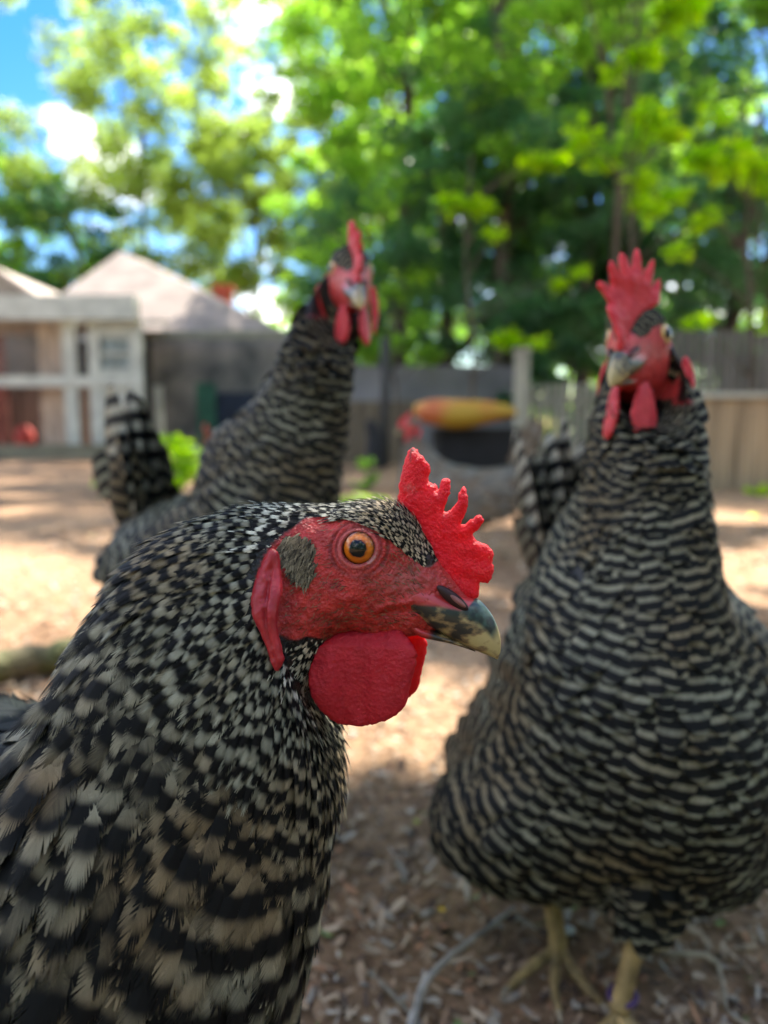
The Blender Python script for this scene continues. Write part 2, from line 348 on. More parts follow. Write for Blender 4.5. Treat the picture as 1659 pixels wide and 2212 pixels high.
def inflate(name, poly, thick, to3, mat, parent, res=0.0006, per=5, edge=None, wob=None, power=0.5, rough=0.0, attr=None, smooth=True, seed=3):
    """a fleshy blade: outline poly (x,z) in metres, half thickness profile, mapped to 3D by to3(x, z, y)"""
    pl = smooth_poly(poly, per) if smooth else np.array(poly, float)
    if rough:
        c = pl.mean(0); k = noise2(pl[:, 0], pl[:, 1], 900, seed) * rough + noise2(pl[:, 0], pl[:, 1], 2500, seed + 1) * rough * 0.6
        tg = np.roll(pl, -1, 0) - np.roll(pl, 1, 0); nn = np.stack([tg[:, 1], -tg[:, 0]], 1); nn /= np.linalg.norm(nn, axis=1)[:, None] + 1e-12; pl = pl + nn * k[:, None]
    mn, mxx = pl.min(0), pl.max(0); gx, gz = np.meshgrid(np.arange(mn[0], mxx[0], res), np.arange(mn[1], mxx[1], res))
    gx = gx + (np.arange(gx.shape[0]) % 2)[:, None] * res / 2; g = np.stack([gx.ravel(), gz.ravel()], 1)
    g = g[in_poly(g, pl)]; g = g[dist_poly(g, pl) > res * 0.45]
    nb = len(pl); allp = np.concatenate([pl, g])
    sc = 1000.0
    vs, es, fs, *_ = delaunay_2d_cdt([Vector(p * sc) for p in allp], [(i, (i + 1) % nb) for i in range(nb)], [], 1, 1e-5)
    v = np.array([[a.x, a.y] for a in vs]) / sc; f = np.array([t for t in fs if len(t) == 3], int)
    d = dist_poly(v, pl); bnd = d < res * 0.05; e_ = edge or thick
    prof = np.clip(d / e_, 0, 1); hgt = thick * (1 - (1 - prof) ** 2) ** power
    if wob is not None: c = wob(v[:, 0], v[:, 1])
    else: c = 0 * d
    if isinstance(c, tuple): c, extra = c; hgt = hgt + extra * prof
    A = to3(v[:, 0], v[:, 1], c - hgt); Bk = to3(v[:, 0], v[:, 1], c + hgt)
    n = len(v); mp = np.arange(n) + n; mp[bnd] = np.where(bnd)[0]
    F2 = mp[f][:, ::-1]
    at = {k: np.concatenate([fn(v[:, 0], v[:, 1])] * 2) for k, fn in (attr or {}).items()}
    at['edge'] = np.concatenate([prof, prof])
    return link(name, mkmesh(name, np.concatenate([A, Bk]), np.concatenate([f, F2]), True, attr=at), mat, parent)

# ------------------------------------------------------------ hen: head in its own frame (x forward, y left, z up; eye centre at x=z=0)
K = 6.4e-5
def hz(p): p = np.asarray(p, float); return np.stack([(p[..., 0] - 742) * K, -(p[..., 1] - 682) * K], -1)
HEAD = [((1330, 950), (1190, 1150), 3.5, 0), ((1270, 880), (1090, 1185), 6.2, -.05), ((1180, 770), (1000, 1205), 8.4, -.1), ((1105, 665), (905, 1215), 10.2, -.08),
        ((1045, 560), (800, 1215), 12.6, -.05), ((965, 475), (690, 1205), 15.4, -.02), ((865, 436), (595, 1215), 17.2, 0), ((735, 424), (520, 1260), 17.2, 0), ((600, 438), (470, 1350), 17.6, 0)]
FACE = smooth_poly([(1130, 800), (1085, 790), (1000, 715), (930, 640), (860, 585), (790, 550), (700, 525), (560, 500), (430, 520), (370, 560), (300, 620), (235, 720), (205, 860), (225, 1000), (290, 1120), (370, 1190), (460, 1180), (560, 1240), (700, 1290), (1100, 1330), (1450, 1300), (1500, 900), (1400, 850), (1200, 760)], 3)
EAR = smooth_poly([(330, 625), (400, 620), (470, 660), (492, 740), (490, 840), (440, 865), (380, 820), (320, 730), (305, 670)], 3)
COMB_A = [(1330, 985), (1250, 925), (1160, 820), (1100, 700), (1060, 600), (1000, 520), (930, 460), (905, 430), (918, 350), (935, 260), (958, 180), (978, 115), (1005, 100), (1035, 112), (1060, 150), (1095, 185), (1112, 235), (1098, 290),
          (1120, 308), (1145, 318), (1160, 345), (1175, 300), (1205, 280), (1232, 305), (1228, 370), (1205, 430), (1192, 478), (1235, 465), (1270, 430), (1288, 370), (1310, 335), (1333, 365), (1335, 430), (1315, 500), (1290, 552),
          (1340, 530), (1395, 492), (1425, 515), (1405, 560), (1362, 610), (1410, 655), (1440, 665), (1478, 700), (1472, 760), (1478, 810), (1450, 882), (1400, 880), (1396, 955), (1370, 975)]
COMB_B = [(1330, 985), (1250, 925), (1160, 820), (1100, 700), (1040, 600), (960, 500), (880, 440), (835, 380), (806, 290), (800, 200), (818, 120), (838, 110), (862, 180), (890, 240), (905, 140), (925, 10), (948, -55), (968, -30), (990, 70), (1015, 170), (1045, 60), (1085, -80), (1112, -120), (1132, -70), (1145, 50), (1160, 150), (1205, 50), (1255, -30), (1280, -15), (1280, 90), (1262, 210),
          (1330, 150), (1405, 105), (1425, 135), (1390, 240), (1340, 345), (1420, 320), (1490, 325), (1495, 365), (1440, 440), (1395, 530), (1450, 560), (1465, 620), (1440, 740), (1405, 900), (1370, 975)]
WATTLE = [(760, 1150), (850, 1150), (930, 1145), (985, 1180), (1040, 1235), (1052, 1290), (1035, 1370), (1016, 1440), (1002, 1515), (945, 1578), (865, 1618), (795, 1642), (720, 1657), (640, 1654), (570, 1620), (508, 1562), (468, 1490), (455, 1415), (462, 1335), (492, 1265), (560, 1200), (650, 1165)]
WATTLE_B = [(840, 1120), (900, 1120), (950, 1170), (985, 1260), (1010, 1370), (1020, 1470), (1000, 1570), (950, 1640), (880, 1660), (810, 1640), (755, 1570), (735, 1470), (750, 1360), (785, 1240)]
LOBE = [(255, 690), (300, 700), (322, 790), (350, 900), (345, 1010), (338, 1090), (355, 1180), (378, 1270), (365, 1320), (335, 1347), (305, 1310), (280, 1230), (240, 1140), (200, 1070), (178, 970), (176, 880), (200, 780)]
UPBEAK = [((1150, 900), (940, 1000), 10.2), ((1250, 935), (1040, 1095), 8.9), ((1335, 962), (1140, 1158), 7.6), ((1398, 985), (1235, 1205), 6.3), ((1452, 1042), (1330, 1254), 5.0), ((1490, 1110), (1405, 1284), 3.7), ((1514, 1190), (1455, 1302), 2.3), ((1517, 1262), (1485, 1314), 1.2), ((1504, 1313), (1500, 1320), .3)]
LOBEAK = [((960, 1050), (1000, 1160), 7), ((1060, 1130), (1060, 1205), 6.2), ((1150, 1165), (1150, 1225), 5.2), ((1240, 1200), (1235, 1240), 4), ((1320, 1235), (1315, 1262), 2.6), ((1375, 1265), (1372, 1282), 1.0)]

def head_stations(M):
    f = lambda p: (M @ Vector((p[0], 0, p[1]))).to_3d()
    R3 = M.to_3x3(); lat = np.array(R3 @ Vector((0, 1, 0))); st = []
    for d, v, w_, b in HEAD:
        st.append((np.array(f(hz(d))), np.array(f(hz(v))), lat, w_ * 1e-3 * M.to_scale()[0], b))
    return st
def face_detail(lo, M, nh, fine=True, ext=4):
    """eye sockets, lids, folds pushed into the loft; returns attributes"""
    Mi = M.inverted(); A = np.array(Mi); G = lo.G; nu, nv = lo.nu, lo.nv
    loc = G.reshape(-1, 3) @ A[:3, :3].T + A[:3, 3]; sc = M.to_scale()[0]
    N, _, _ = lo.normals(); N = N.reshape(-1, 3)
    x, y, z = loc.T; side = np.abs(y); u = np.repeat(lo.u, nv)
    X, Z = x / K + 742, 682 - z / K          # zoom px
    r = np.hypot((X - 742) / 1.0, (Z - 684) / 0.94) * K * 1e3    # mm
    on = (u < nh + 1) & (side > 0.004)
    h = np.zeros(len(x))
    ang = np.arctan2(Z - 684, X - 742)
    rr = r + 0.35 * noise2(x, z, 180, 7) + 0.5 * np.sin(ang - .6)
    h += -5.5 * (1 - sstep(5.0, 6.1, r)) + 0.7 * np.exp(-((r - 6.9) / 0.8) ** 2) - 0.25 * np.exp(-((rr - 8.1) / 0.35) ** 2) + 0.3 * np.exp(-((rr - 9.0) / 0.7) ** 2) - 0.45 * np.exp(-((rr - 10.3) / 0.5) ** 2) + 0.3 * np.exp(-((rr - 11.4) / 0.8) ** 2)
    h += 0.10 * np.sin(ang * 46 + 3 * noise2(x, z, 300)) * np.exp(-((r - 6.9) / 0.9) ** 2)
    if fine:
        wr = noise2(x * 1.0, z, 450, 1) * 0.45 + noise2(x, z, 1100, 2) * 0.22 + noise2(x, z, 180, 4) * 0.5 + noise2(x, z, 2100, 12) * .10
        wr += 0.16 * np.sin(r * 5.5 + 2.5 * noise2(x, z, 250, 5)) * sstep(8, 10, r) * (1 - sstep(16, 22, r))
        h += wr * sstep(8, 11, r) * 0.85
        # gape fold
        gx = np.array([820, 900, 1000, 1120, 1200]); gz = np.array([1035, 1000, 985, 985, 1010]); gl = np.interp(X, gx, gz)
        h += (0.9 * np.exp(-((Z - gl) / 26) ** 2) - 0.9 * np.exp(-((Z - gl - 50) / 20) ** 2)) * sstep(800, 850, X) * (1 - sstep(1130, 1230, X))
        # cheek hollow in front of the eye, jaw
        h += -0.8 * np.exp(-(((X - 930) / 70) ** 2 + ((Z - 760) / 60) ** 2)) + 0.8 * np.exp(-(((X - 620) / 120) ** 2 + ((Z - 960) / 90) ** 2))
    h[~on] = 0
    lo.G = (G.reshape(-1, 3) + N * (h * 1e-3 * sc)[:, None]).reshape(nu, nv, 3)
    XZ = np.stack([X, Z], 1); inside = in_poly(XZ, FACE) & (u < nh + ext) & (fine | (X > 400)); dd = dist_poly(XZ, FACE)
    under = np.where(inside, 0, sstep(0, 14, dd))
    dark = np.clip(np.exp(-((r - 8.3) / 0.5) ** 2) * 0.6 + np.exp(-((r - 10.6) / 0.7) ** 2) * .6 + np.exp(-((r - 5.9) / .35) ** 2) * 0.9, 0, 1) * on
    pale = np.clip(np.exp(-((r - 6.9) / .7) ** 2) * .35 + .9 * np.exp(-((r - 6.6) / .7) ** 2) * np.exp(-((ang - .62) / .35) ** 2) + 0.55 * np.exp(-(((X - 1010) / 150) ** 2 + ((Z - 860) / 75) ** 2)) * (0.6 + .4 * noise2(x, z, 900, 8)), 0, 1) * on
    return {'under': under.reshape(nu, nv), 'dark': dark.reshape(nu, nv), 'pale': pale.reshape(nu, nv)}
def eye_mat(iris, rim, name):
    m, t, b = new_mat(name); l = t.links.new; tc = nd(t, 'ShaderNodeTexCoord'); sp = nd(t, 'ShaderNodeSeparateXYZ'); l(tc.outputs['Object'], sp.inputs[0])
    cb = nd(t, 'ShaderNodeCombineXYZ'); l(sp.outputs['X'], cb.inputs[0]); l(sp.outputs['Z'], cb.inputs[1])
    ln = nd(t, 'ShaderNodeVectorMath', operation='LENGTH'); l(cb.outputs[0], ln.inputs[0])
    n = nd(t, 'ShaderNodeTexNoise'); n.inputs['Scale'].default_value = 900; n.inputs['Detail'].default_value = 4; l(tc.outputs['Object'], n.inputs['Vector'])
    ma = nd(t, 'ShaderNodeMath', operation='MULTIPLY_ADD'); l(n.outputs[0], ma.inputs[0]); ma.inputs[1].default_value = 0.0010; l(ln.outputs['Value'], ma.inputs[2])
    mr = nd(t, 'ShaderNodeMapRange'); l(ma.outputs[0], mr.inputs[0]); mr.inputs[1].default_value = 0.0005; mr.inputs[2].default_value = 0.0069
    r = nd(t, 'ShaderNodeValToRGB'); e = r.color_ramp.elements; e[0].position = 0; e[0].color = (.003, .003, .004, 1); e[1].position = 1; e[1].color = (0.03, .012, .008, 1)
    for p, c in ((.47, (.003, .003, .004)), (.50, (iris[0] * .5, iris[1] * .4, iris[2])), (.60, iris), (.74, tuple(c * 1.0 for c in iris)), (.84, rim), (.91, (rim[0] * .25, rim[1] * .2, rim[2] * .2))):
        k = e.new(p); k.color = (*c, 1)
    l(mr.outputs[0], r.inputs[0]); l(r.outputs[0], b.inputs['Base Color']); b.inputs['Roughness'].default_value = 0.25
    b.inputs['Coat Weight'].default_value = 0.55; b.inputs['Coat Roughness'].default_value = 0.02; b.inputs['Specular IOR Level'].default_value = 0.2; b.inputs['Coat IOR'].default_value = 1.5
    return m
def sphere(name, c, r, mat, parent, sq=(1, 1, 1), n=48, rot=None):
    th = np.linspace(0, math.pi, n // 2 + 1); ph = np.arange(n) / n * 2 * math.pi
    V = np.stack([np.sin(th)[:, None] * np.cos(ph)[None], np.cos(th)[:, None] * np.ones(n)[None], np.sin(th)[:, None] * np.sin(ph)[None]], -1).reshape(-1, 3) * r * np.array(sq)
    i = np.arange(n // 2)[:, None] * n; k = np.arange(n)[None]; k2 = (k + 1) % n
    Q = np.stack([i + k, i + n + k, i + n + k2, i + k2], -1).reshape(-1, 4)
    o = link(name, mkmesh(name, V, Q, True), mat, parent); o.matrix_local = (Matrix.Translation(c) @ rot.to_4x4()) if rot is not None else Matrix.Translation(c)
    return o
# ------------------------------------------------------------ hen materials
MAT = {}
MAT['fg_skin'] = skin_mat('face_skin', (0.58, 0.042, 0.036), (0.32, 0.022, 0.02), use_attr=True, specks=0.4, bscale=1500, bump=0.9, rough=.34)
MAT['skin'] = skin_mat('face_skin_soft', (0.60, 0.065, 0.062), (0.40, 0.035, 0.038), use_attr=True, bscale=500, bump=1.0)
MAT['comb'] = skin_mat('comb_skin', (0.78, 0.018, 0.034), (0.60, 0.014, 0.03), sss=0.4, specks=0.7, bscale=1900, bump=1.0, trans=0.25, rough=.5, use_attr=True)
MAT['comb_soft'] = skin_mat('comb_skin_soft', (0.76, 0.075, 0.085), (0.58, 0.04, 0.055), sss=0.4, bscale=600, bump=0.9, trans=0.2)
MAT['wattle'] = skin_mat('wattle_skin', (0.52, 0.013, 0.026), (0.40, 0.010, 0.02), sss=0.4, bscale=1300, bump=0.7, specks=0.15, trans=0.22, rough=0.5)
MAT['lobe'] = skin_mat('lobe_skin', (0.42, 0.024, 0.032), (0.28, 0.015, 0.022), sss=0.4, bscale=600, bump=0.4, rough=0.36)
MAT['eye'] = eye_mat((0.56, 0.145, 0.006), (0.26, 0.07, 0.008), 'amber_eye')
MAT['eye2'] = eye_mat((0.60, 0.40, 0.12), (0.5, 0.22, 0.05), 'pale_amber_eye')
MAT['fg_feather'] = feather_mat('barred_feather', (0.006, 0.006, 0.006), (0.22, 0.20, 0.14), lo=0.20, hi=1.0, noise=0.32, nscale=38, bulk=20, rvr=(.35, 1.35))  # pale bars dulled: shade on the lower body put into the colour
MAT['neck_feather'] = feather_mat('barred_neck_feather', (0.006, 0.006, 0.006), (0.30, 0.29, 0.215), lo=0.22, hi=1.0, noise=0.24, nscale=90, bulk=22)
MAT['crown_feather'] = feather_mat('barred_crown_feather', (0.006, 0.006, 0.006), (0.62, 0.61, 0.50), lo=0.34, hi=0.95, noise=0.25, nscale=150, bulk=22)  # whiter head flecks, partly skylight from above put into the colour
MAT['feather'] = feather_mat('barred_feather_fine', (0.006, 0.0065, 0.006), (0.22, 0.215, 0.152), lo=0.45, hi=0.90, noise=0.10, nscale=50, bulk=14)
MAT['tail'] = feather_mat('barred_tail_feather', (0.008, 0.008, 0.008), (0.36, 0.35, 0.28), lo=0.30, hi=0.78, noise=0.04, nscale=60, bulk=10)
MAT['tuft'] = feather_mat('grey_ear_tuft', (0.03, 0.03, 0.02), (0.17, 0.14, 0.09), plain=True, rvr=(.15, 1.7))
MAT['grey_feather'] = feather_mat('plain_grey_feather', (0.05, 0.05, 0.05), (0.21, 0.195, 0.165), plain=True)
MAT['brown_feather'] = feather_mat('plain_brown_feather', (0.05, 0.05, 0.05), (0.22, 0.075, 0.03), plain=True)
MAT['shank'] = simple('shank_scales', (0.31, 0.21, 0.085), rough=0.5, var=0.5, scale=60, bump=1.0, bscale=260, dist=0.002)
MAT['band'] = simple('purple_band', (0.07, 0.035, 0.11), rough=0.4)
MAT['nostril'] = simple('nostril_dark', (0.03, 0.012, 0.012), rough=0.5)
MAT['flap'] = simple('nostril_flap_skin', (0.25, 0.10, 0.09), rough=0.5, scale=300)
MAT['claw'] = simple('claw_horn', (0.3, 0.24, 0.16), rough=0.4)
def body_lumps(u, th):
    # the neck cape laps over the breast, soft folds run down the body; th 0 = back, pi = keel
    k = sstep(8.5, 10, u) * (1 - sstep(19, 22, u)); a = np.cos(th - math.pi)
    cape = 0.010 * (np.exp(-((u - 12.6 - .9 * a) / .75) ** 2)) - 0.009 * np.exp(-((u - 14.1 - .9 * a) / .8) ** 2)
    t2 = np.minimum(th, 2 * math.pi - th); kk = sstep(14.2, 15.6, u) * (1 - sstep(20, 22, u))
    tuck = kk * (-0.024 * np.exp(-((t2 - .40 * math.pi) / .38) ** 2) + 0.012 * np.exp(-((t2 - .68 * math.pi) / .3) ** 2))
    fold = 0.0085 * np.sin(3 * th + .8 * np.sin(u * .9) + .6) * sstep(12.5, 15, u) + 0.0035 * np.sin(5 * th + u * .8) * sstep(11, 14, u)
    return k * (cape * (1 - .5 * np.maximum(a, 0)) + fold) + tuck
def beak_mat():
    m, t, b = new_mat('beak_horn'); l = t.links.new; tc = nd(t, 'ShaderNodeTexCoord')
    at = nd(t, 'ShaderNodeAttribute', attribute_name='dark'); a2 = nd(t, 'ShaderNodeAttribute', attribute_name='teal')
    mp = nd(t, 'ShaderNodeMapping'); mp.inputs['Rotation'].default_value = (0, R(35), 0); mp.inputs['Scale'].default_value = (170, 260, 300); l(tc.outputs['Object'], mp.inputs[0])
    n = nd(t, 'ShaderNodeTexNoise'); n.inputs['Scale'].default_value = 1.0; n.inputs['Detail'].default_value = 4; l(mp.outputs[0], n.inputs['Vector'])
    s = nd(t, 'ShaderNodeMath', operation='ADD'); l(at.outputs['Fac'], s.inputs[0]); nn = nd(t, 'ShaderNodeMapRange'); l(n.outputs[0], nn.inputs[0]); nn.inputs[1].default_value = .30; nn.inputs[2].default_value = .72; l(nn.outputs[0], s.inputs[1])
    r = nd(t, 'ShaderNodeValToRGB'); e = r.color_ramp.elements; e[0].position = .45; e[0].color = (0.40, 0.31, 0.13, 1); e[1].position = 1.0; e[1].color = (0.018, 0.018, 0.016, 1)
    k = e.new(.72); k.color = (0.20, 0.13, 0.06, 1); l(s.outputs[0], r.inputs[0])
    r.color_ramp.interpolation = 'LINEAR'
    n2 = nd(t, 'ShaderNodeTexNoise'); n2.inputs['Scale'].default_value = 260; l(tc.outputs['Object'], n2.inputs['Vector'])
    r2 = nd(t, 'ShaderNodeValToRGB'); r2.color_ramp.elements[0].color = (0.012, 0.018, 0.018, 1); r2.color_ramp.elements[1].color = (0.045, 0.085, 0.07, 1); r2.color_ramp.elements[0].position = .4; r2.color_ramp.elements[1].position = .65; l(n2.outputs[0], r2.inputs[0])
    mx = nd(t, 'ShaderNodeMixRGB'); l(a2.outputs['Fac'], mx.inputs[0]); l(r.outputs[0], mx.inputs[1]); l(r2.outputs[0], mx.inputs[2])
    a3 = nd(t, 'ShaderNodeAttribute', attribute_name='skin'); m3 = nd(t, 'ShaderNodeMixRGB'); m3.inputs[2].default_value = (.42, .03, .03, 1); l(a3.outputs['Fac'], m3.inputs[0]); l(mx.outputs[0], m3.inputs[1])
    l(m3.outputs[0], b.inputs['Base Color']); b.inputs['Roughness'].default_value = 0.32; b.inputs['Coat Weight'].default_value = 0.25; b.inputs['Coat Roughness'].default_value = .2
    bp = nd(t, 'ShaderNodeBump'); bp.inputs['Strength'].default_value = 0.5; bp.inputs['Distance'].default_value = 0.0004; l(n.outputs[0], bp.inputs['Height']); l(bp.outputs[0], b.inputs['Normal'])
    return m
MAT['beak'] = beak_mat()
def rebase(root, base):
    base = Vector([float(b) for b in base])
    root.data.transform(Matrix.Translation(-base)); root.location = base
    for ch in root.children:
        if ch.matrix_basis == Matrix.Identity(4): ch.data.transform(Matrix.Translation(-base))
        else: ch.location = ch.location - base
        # grandchildren carry geometry in the parent's frame
        for g in ch.children:
            if g.matrix_basis == Matrix.Identity(4) and ch.matrix_basis == Matrix.Identity(4): g.data.transform(Matrix.Translation(-base))
def xf(M):
    A = np.array(M)
    def f(x, z, y): return np.stack([x, y, z], -1) @ A[:3, :3].T + A[:3, 3]
    return f
def head_bits(root, M, fg=False, comb=COMB_A, comb_twist=0.0, comb_scale=1.0, eye='eye', lean=0.0, wat_splay=0.0, wattle=WATTLE, wat_turn=0.0, eye_fwd=0.0, lobe_out=0.0):
    f = xf(M); sc = M.to_scale()[0]
    sk = 'comb' if fg else 'comb_soft'; res = 0.00045 if fg else 0.0012
    base = np.array([1150.0, 790.0])
    cp = hz(base + (np.array(comb, float) - base) * comb_scale)
    ramp = lambda x, z: np.clip((z + 0.012) / 0.028, 0, 1.6)
    def cwob(x, z):
        ridge = 0.00035 * noise2(x, z, 900, 21) + 0.0003 * noise2(x, z, 2000, 22)
        # radial folds running out to the points
        an = np.arctan2(z + 0.002, x - 0.018); fold = 0.0007 * np.sin(an * 17) * np.clip((np.hypot(x - 0.018, z) - 0.012) / 0.02, 0, 1)
        return (np.tan(comb_twist) * (x - 0.022) * np.clip(ramp(x, z), 0, 1) + lean * ramp(x, z) + 0.0012 * noise2(x, z, 120, 9) * ramp(x, z), ridge + fold)
    gs = lambda x, z, a, b, ra, rb: np.exp(-((((x / K + 742) - a) / ra) ** 2 + (((682 - z / K) - b) / rb) ** 2) * (1 + .8 * noise2(x, z, 1500, 77)))
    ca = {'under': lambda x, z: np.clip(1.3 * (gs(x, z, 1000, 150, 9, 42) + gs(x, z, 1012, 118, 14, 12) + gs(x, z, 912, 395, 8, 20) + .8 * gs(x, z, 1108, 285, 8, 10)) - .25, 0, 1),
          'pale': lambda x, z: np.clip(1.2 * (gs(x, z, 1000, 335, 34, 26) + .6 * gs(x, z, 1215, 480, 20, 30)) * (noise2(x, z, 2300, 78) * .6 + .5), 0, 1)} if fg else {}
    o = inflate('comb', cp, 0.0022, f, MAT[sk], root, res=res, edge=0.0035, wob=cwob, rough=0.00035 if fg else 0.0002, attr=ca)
    # two fleshy leaves at the base of the blade
    for s in (-1, 1):
        def twob(x, z, s=s): return (0.0030 if fg else .0008) * noise2(x, z, 55, 31) + 0.00012 * noise2(x, z, 500, 32) + (0.00045 * np.sin(x * 620 + 2.2 * noise2(x, z, 90, 33)) * sstep(-.034, -.045, z) if fg else 0)
        wp = hz([(p[0] * 1.04 - 35, 1150 + (p[1] - 1150) * 1.10) if fg else (p[0], p[1]) for p in wattle])
        lat0 = s * (0.0105 if fg else .0062); sp = wat_splay
        def tf(x, z, y, s=s):
            d = np.clip((-0.028 - z) / 0.035, 0, 1.2)     # 0 at the jaw, 1 at the tip
            top = np.clip((z + .036) / .008, 0, 1.3)
            yy = lat0 * (1 + 0.15 * d) - s * (.005 if fg else .001) * top + s * sp * d + y + s * 0.0012 * np.sin(x * 160) * d
            x0 = 0.012; dx = x - x0; dy = yy - lat0; a = s * wat_turn
            return f(x0 + dx * math.cos(a) + dy * math.sin(a), z, lat0 + s * 0.0 - dx * math.sin(a) + dy * math.cos(a))
        inflate('wattle', wp, 0.0030 if fg else .0022, tf, MAT['wattle' if fg else 'comb_soft'], root, res=res * 1.4, edge=0.015 if fg else .008, wob=twob, rough=0.0003)
        lp = hz(LOBE)
        def lwob(x, z):
            zz = 682 - z / K; xx = x / K + 742; cx = np.interp(zz, [690, 900, 1100, 1300], [292, 272, 285, 335])
            return (0 * x, -0.0018 * np.exp(-((xx - cx) / 14) ** 2) * sstep(720, 800, zz) + 0.0005 * noise2(x, z, 400, 41) + .0003 * noise2(x, z, 1100, 42))
        def lf(x, z, y, s=s):
                d = np.clip((-0.0 - z) / 0.04, 0, 1.1)
                xx, yy2 = x, s * (0.0222 + 0.0065 * sstep(0.1, .6, d)) + y
                if lobe_out > 0:
                    q = np.maximum(0, -0.022 - x); xx = -0.017 - q * math.cos(R(38)) + s * y * .5; yy2 = s * (0.0182 + 0.003 * d + q * math.sin(R(38))) + y * .8; z = z * 1.0 - .006
                return f(xx, z, yy2)
        inflate('earlobe', lp, 0.0028, lf, MAT['lobe' if fg else 'comb_soft'], root, res=res * 1.2, edge=0.0045, wob=lwob, rough=0.0002)
        e = sphere('eye', (0, 0, 0), 0.0071, MAT[eye], root, n=64)
        e.matrix_local = M @ Matrix.Translation((0.0015 * (eye_fwd > 0), s * (0.0112 + .0008 * (eye_fwd > 0)), 0.0)) @ Matrix.Rotation(s * (R(-3) - eye_fwd), 4, 'Z')
        # nostril: dark opening under a fleshy lid
        c = hz((1255, 965)); rotn = Matrix.Rotation(R(38), 4, 'Y')
        q = sphere('nostril', (0, 0, 0), 0.0072, MAT['nostril'], root, sq=(1.0, 0.26, 0.30), n=24)
        q.matrix_local = M @ Matrix.Translation((c[0], s * (0.0064 if fg else .0062), c[1])) @ Matrix.Rotation(s * R(-16), 4, 'Z') @ rotn
        g = sphere('nostril_flap', (0, 0, 0), 0.0036, MAT['flap'], q, sq=(1.1, 0.34, 0.30), n=20); g.location = (0.0016, s * 0.0011, 0.0003)
    # beak
    for nm, stn, ven in (('upper_beak', UPBEAK, True), ('lower_beak', LOBEAK, False)):
        lat = np.array([0, 1.0, 0]); st = []
        for d, v, w_ in stn:
            d2, v2 = hz(d), hz(v); st.append((np.array([d2[0], 0, d2[1]]), np.array([v2[0], 0, v2[1]]), lat, w_ * 1e-3, -0.25 if ven else 0.1))
        lo = Loft(st, 14 if fg else 5, nv=96 if fg else 32, e=0.95)
        Gf = lo.G.reshape(-1, 3); X, Z = Gf[:, 0] / K + 742, 682 - Gf[:, 2] / K
        # tomium overhang groove and slight hook
        rel = np.tile((1 - np.cos(np.arange(lo.nv) / lo.nv * 2 * math.pi)) / 2, lo.nu)      # 0 dorsal .. 1 ventral
        t = np.repeat(lo.u / lo.u.max(), lo.nv)
        teal = (1.0 if fg else .35) * (1 - sstep(.30, .46, rel)) * sstep(0.22, 0.34, t) * (1 - sstep(0.62, 0.74, t))
        dark = 0.42 * (1 - sstep(0.36, 0.58, t)) + 0.12 * (1 - sstep(.55, .75, t)) * (1 - sstep(.5, .7, rel)) - 0.25 * sstep(.58, .72, t)
        if not ven: dark = 0.35 + 0 * t; teal = 0 * t
        A = np.array(M); lo.G = (Gf @ A[:3, :3].T + A[:3, 3]).reshape(lo.nu, lo.nv, 3)
        zl = np.interp(X, [940, 1060, 1170, 1300, 1345, 1378], [975, 1000, 1008, 1034, 1012, 968]); skn = (1 - sstep(-10, 10, Z - zl)) * (X < 1385) * (1.0 if ven else 0)
        skn = np.maximum(skn, 0 if ven else (1 - sstep(1090, 1150, X)))
        me = lo.mesh(nm, attr={'dark': dark, 'teal': teal, 'skin': skn}); link(nm, me, MAT['beak'], root)
    return f
def dropface(M, Pt, u, nh=9, poly=FACE, ext=4):
    A = np.array(M.inverted()); loc = Pt @ A[:3, :3].T + A[:3, 3]; XZ = np.stack([loc[:, 0] / K + 742, 682 - loc[:, 2] / K], 1)
    return ~(in_poly(XZ, poly) & (u < nh + ext) & ((ext == 4) | (XZ[:, 0] > 400))), XZ
def leg(name, root, pts, rad, toes, mat='shank', band=None):
    m = MB(); p = smooth_poly(pts, 5, False); p = smooth_poly(pts, 18, False); kk = np.linspace(0, 1, len(p)); rr = np.interp(kk, np.linspace(0, 1, len(rad)), rad) * (1 + .05 * np.abs(np.sin(kk * 42)) + .12 * np.exp(-((kk - .97) / .05) ** 2))
    m.tube(p, rr, 12)
    for tp in toes:
        q = smooth_poly(tp, 5, False); k = np.linspace(0, 1, len(q)); r0 = rad[-1] * 0.75
        rr = r0 * (1 - 0.45 * k) * (1 + 0.12 * np.sin(k * 20)); m.tube(q, rr, 10)
    lg = m.build(name, MAT[mat], root, smooth=True)
    for tp in toes:
        c = MB(); a, b = np.array(tp[-2]), np.array(tp[-1]); d = (b - a) / np.linalg.norm(b - a); h = d.copy(); h[2] = 0
        c.tube([b - d * 0.002, b + h * 0.005 + [0, 0, .001], b + h * 0.011 + [0, 0, -.003]], [rad[-1] * .38, rad[-1] * .26, .0004], 8); c.build('claw', MAT['claw'], lg, smooth=True)
    if band is not None:
        b = MB(); ctr, ax, r = band; ax = nrm(np.array(ax, float)); a = nrm(np.cross(ax, [1, 0, 0.2])); c = np.cross(ax, a)
        th = np.linspace(0, 2 * math.pi, 25); pts_ = [np.array(ctr) + r * (math.cos(t) * a + math.sin(t) * c) for t in th]
        b.tube(pts_, 0.0026, 8); b.build('leg_band', MAT['band'], lg, smooth=True)
    return lg

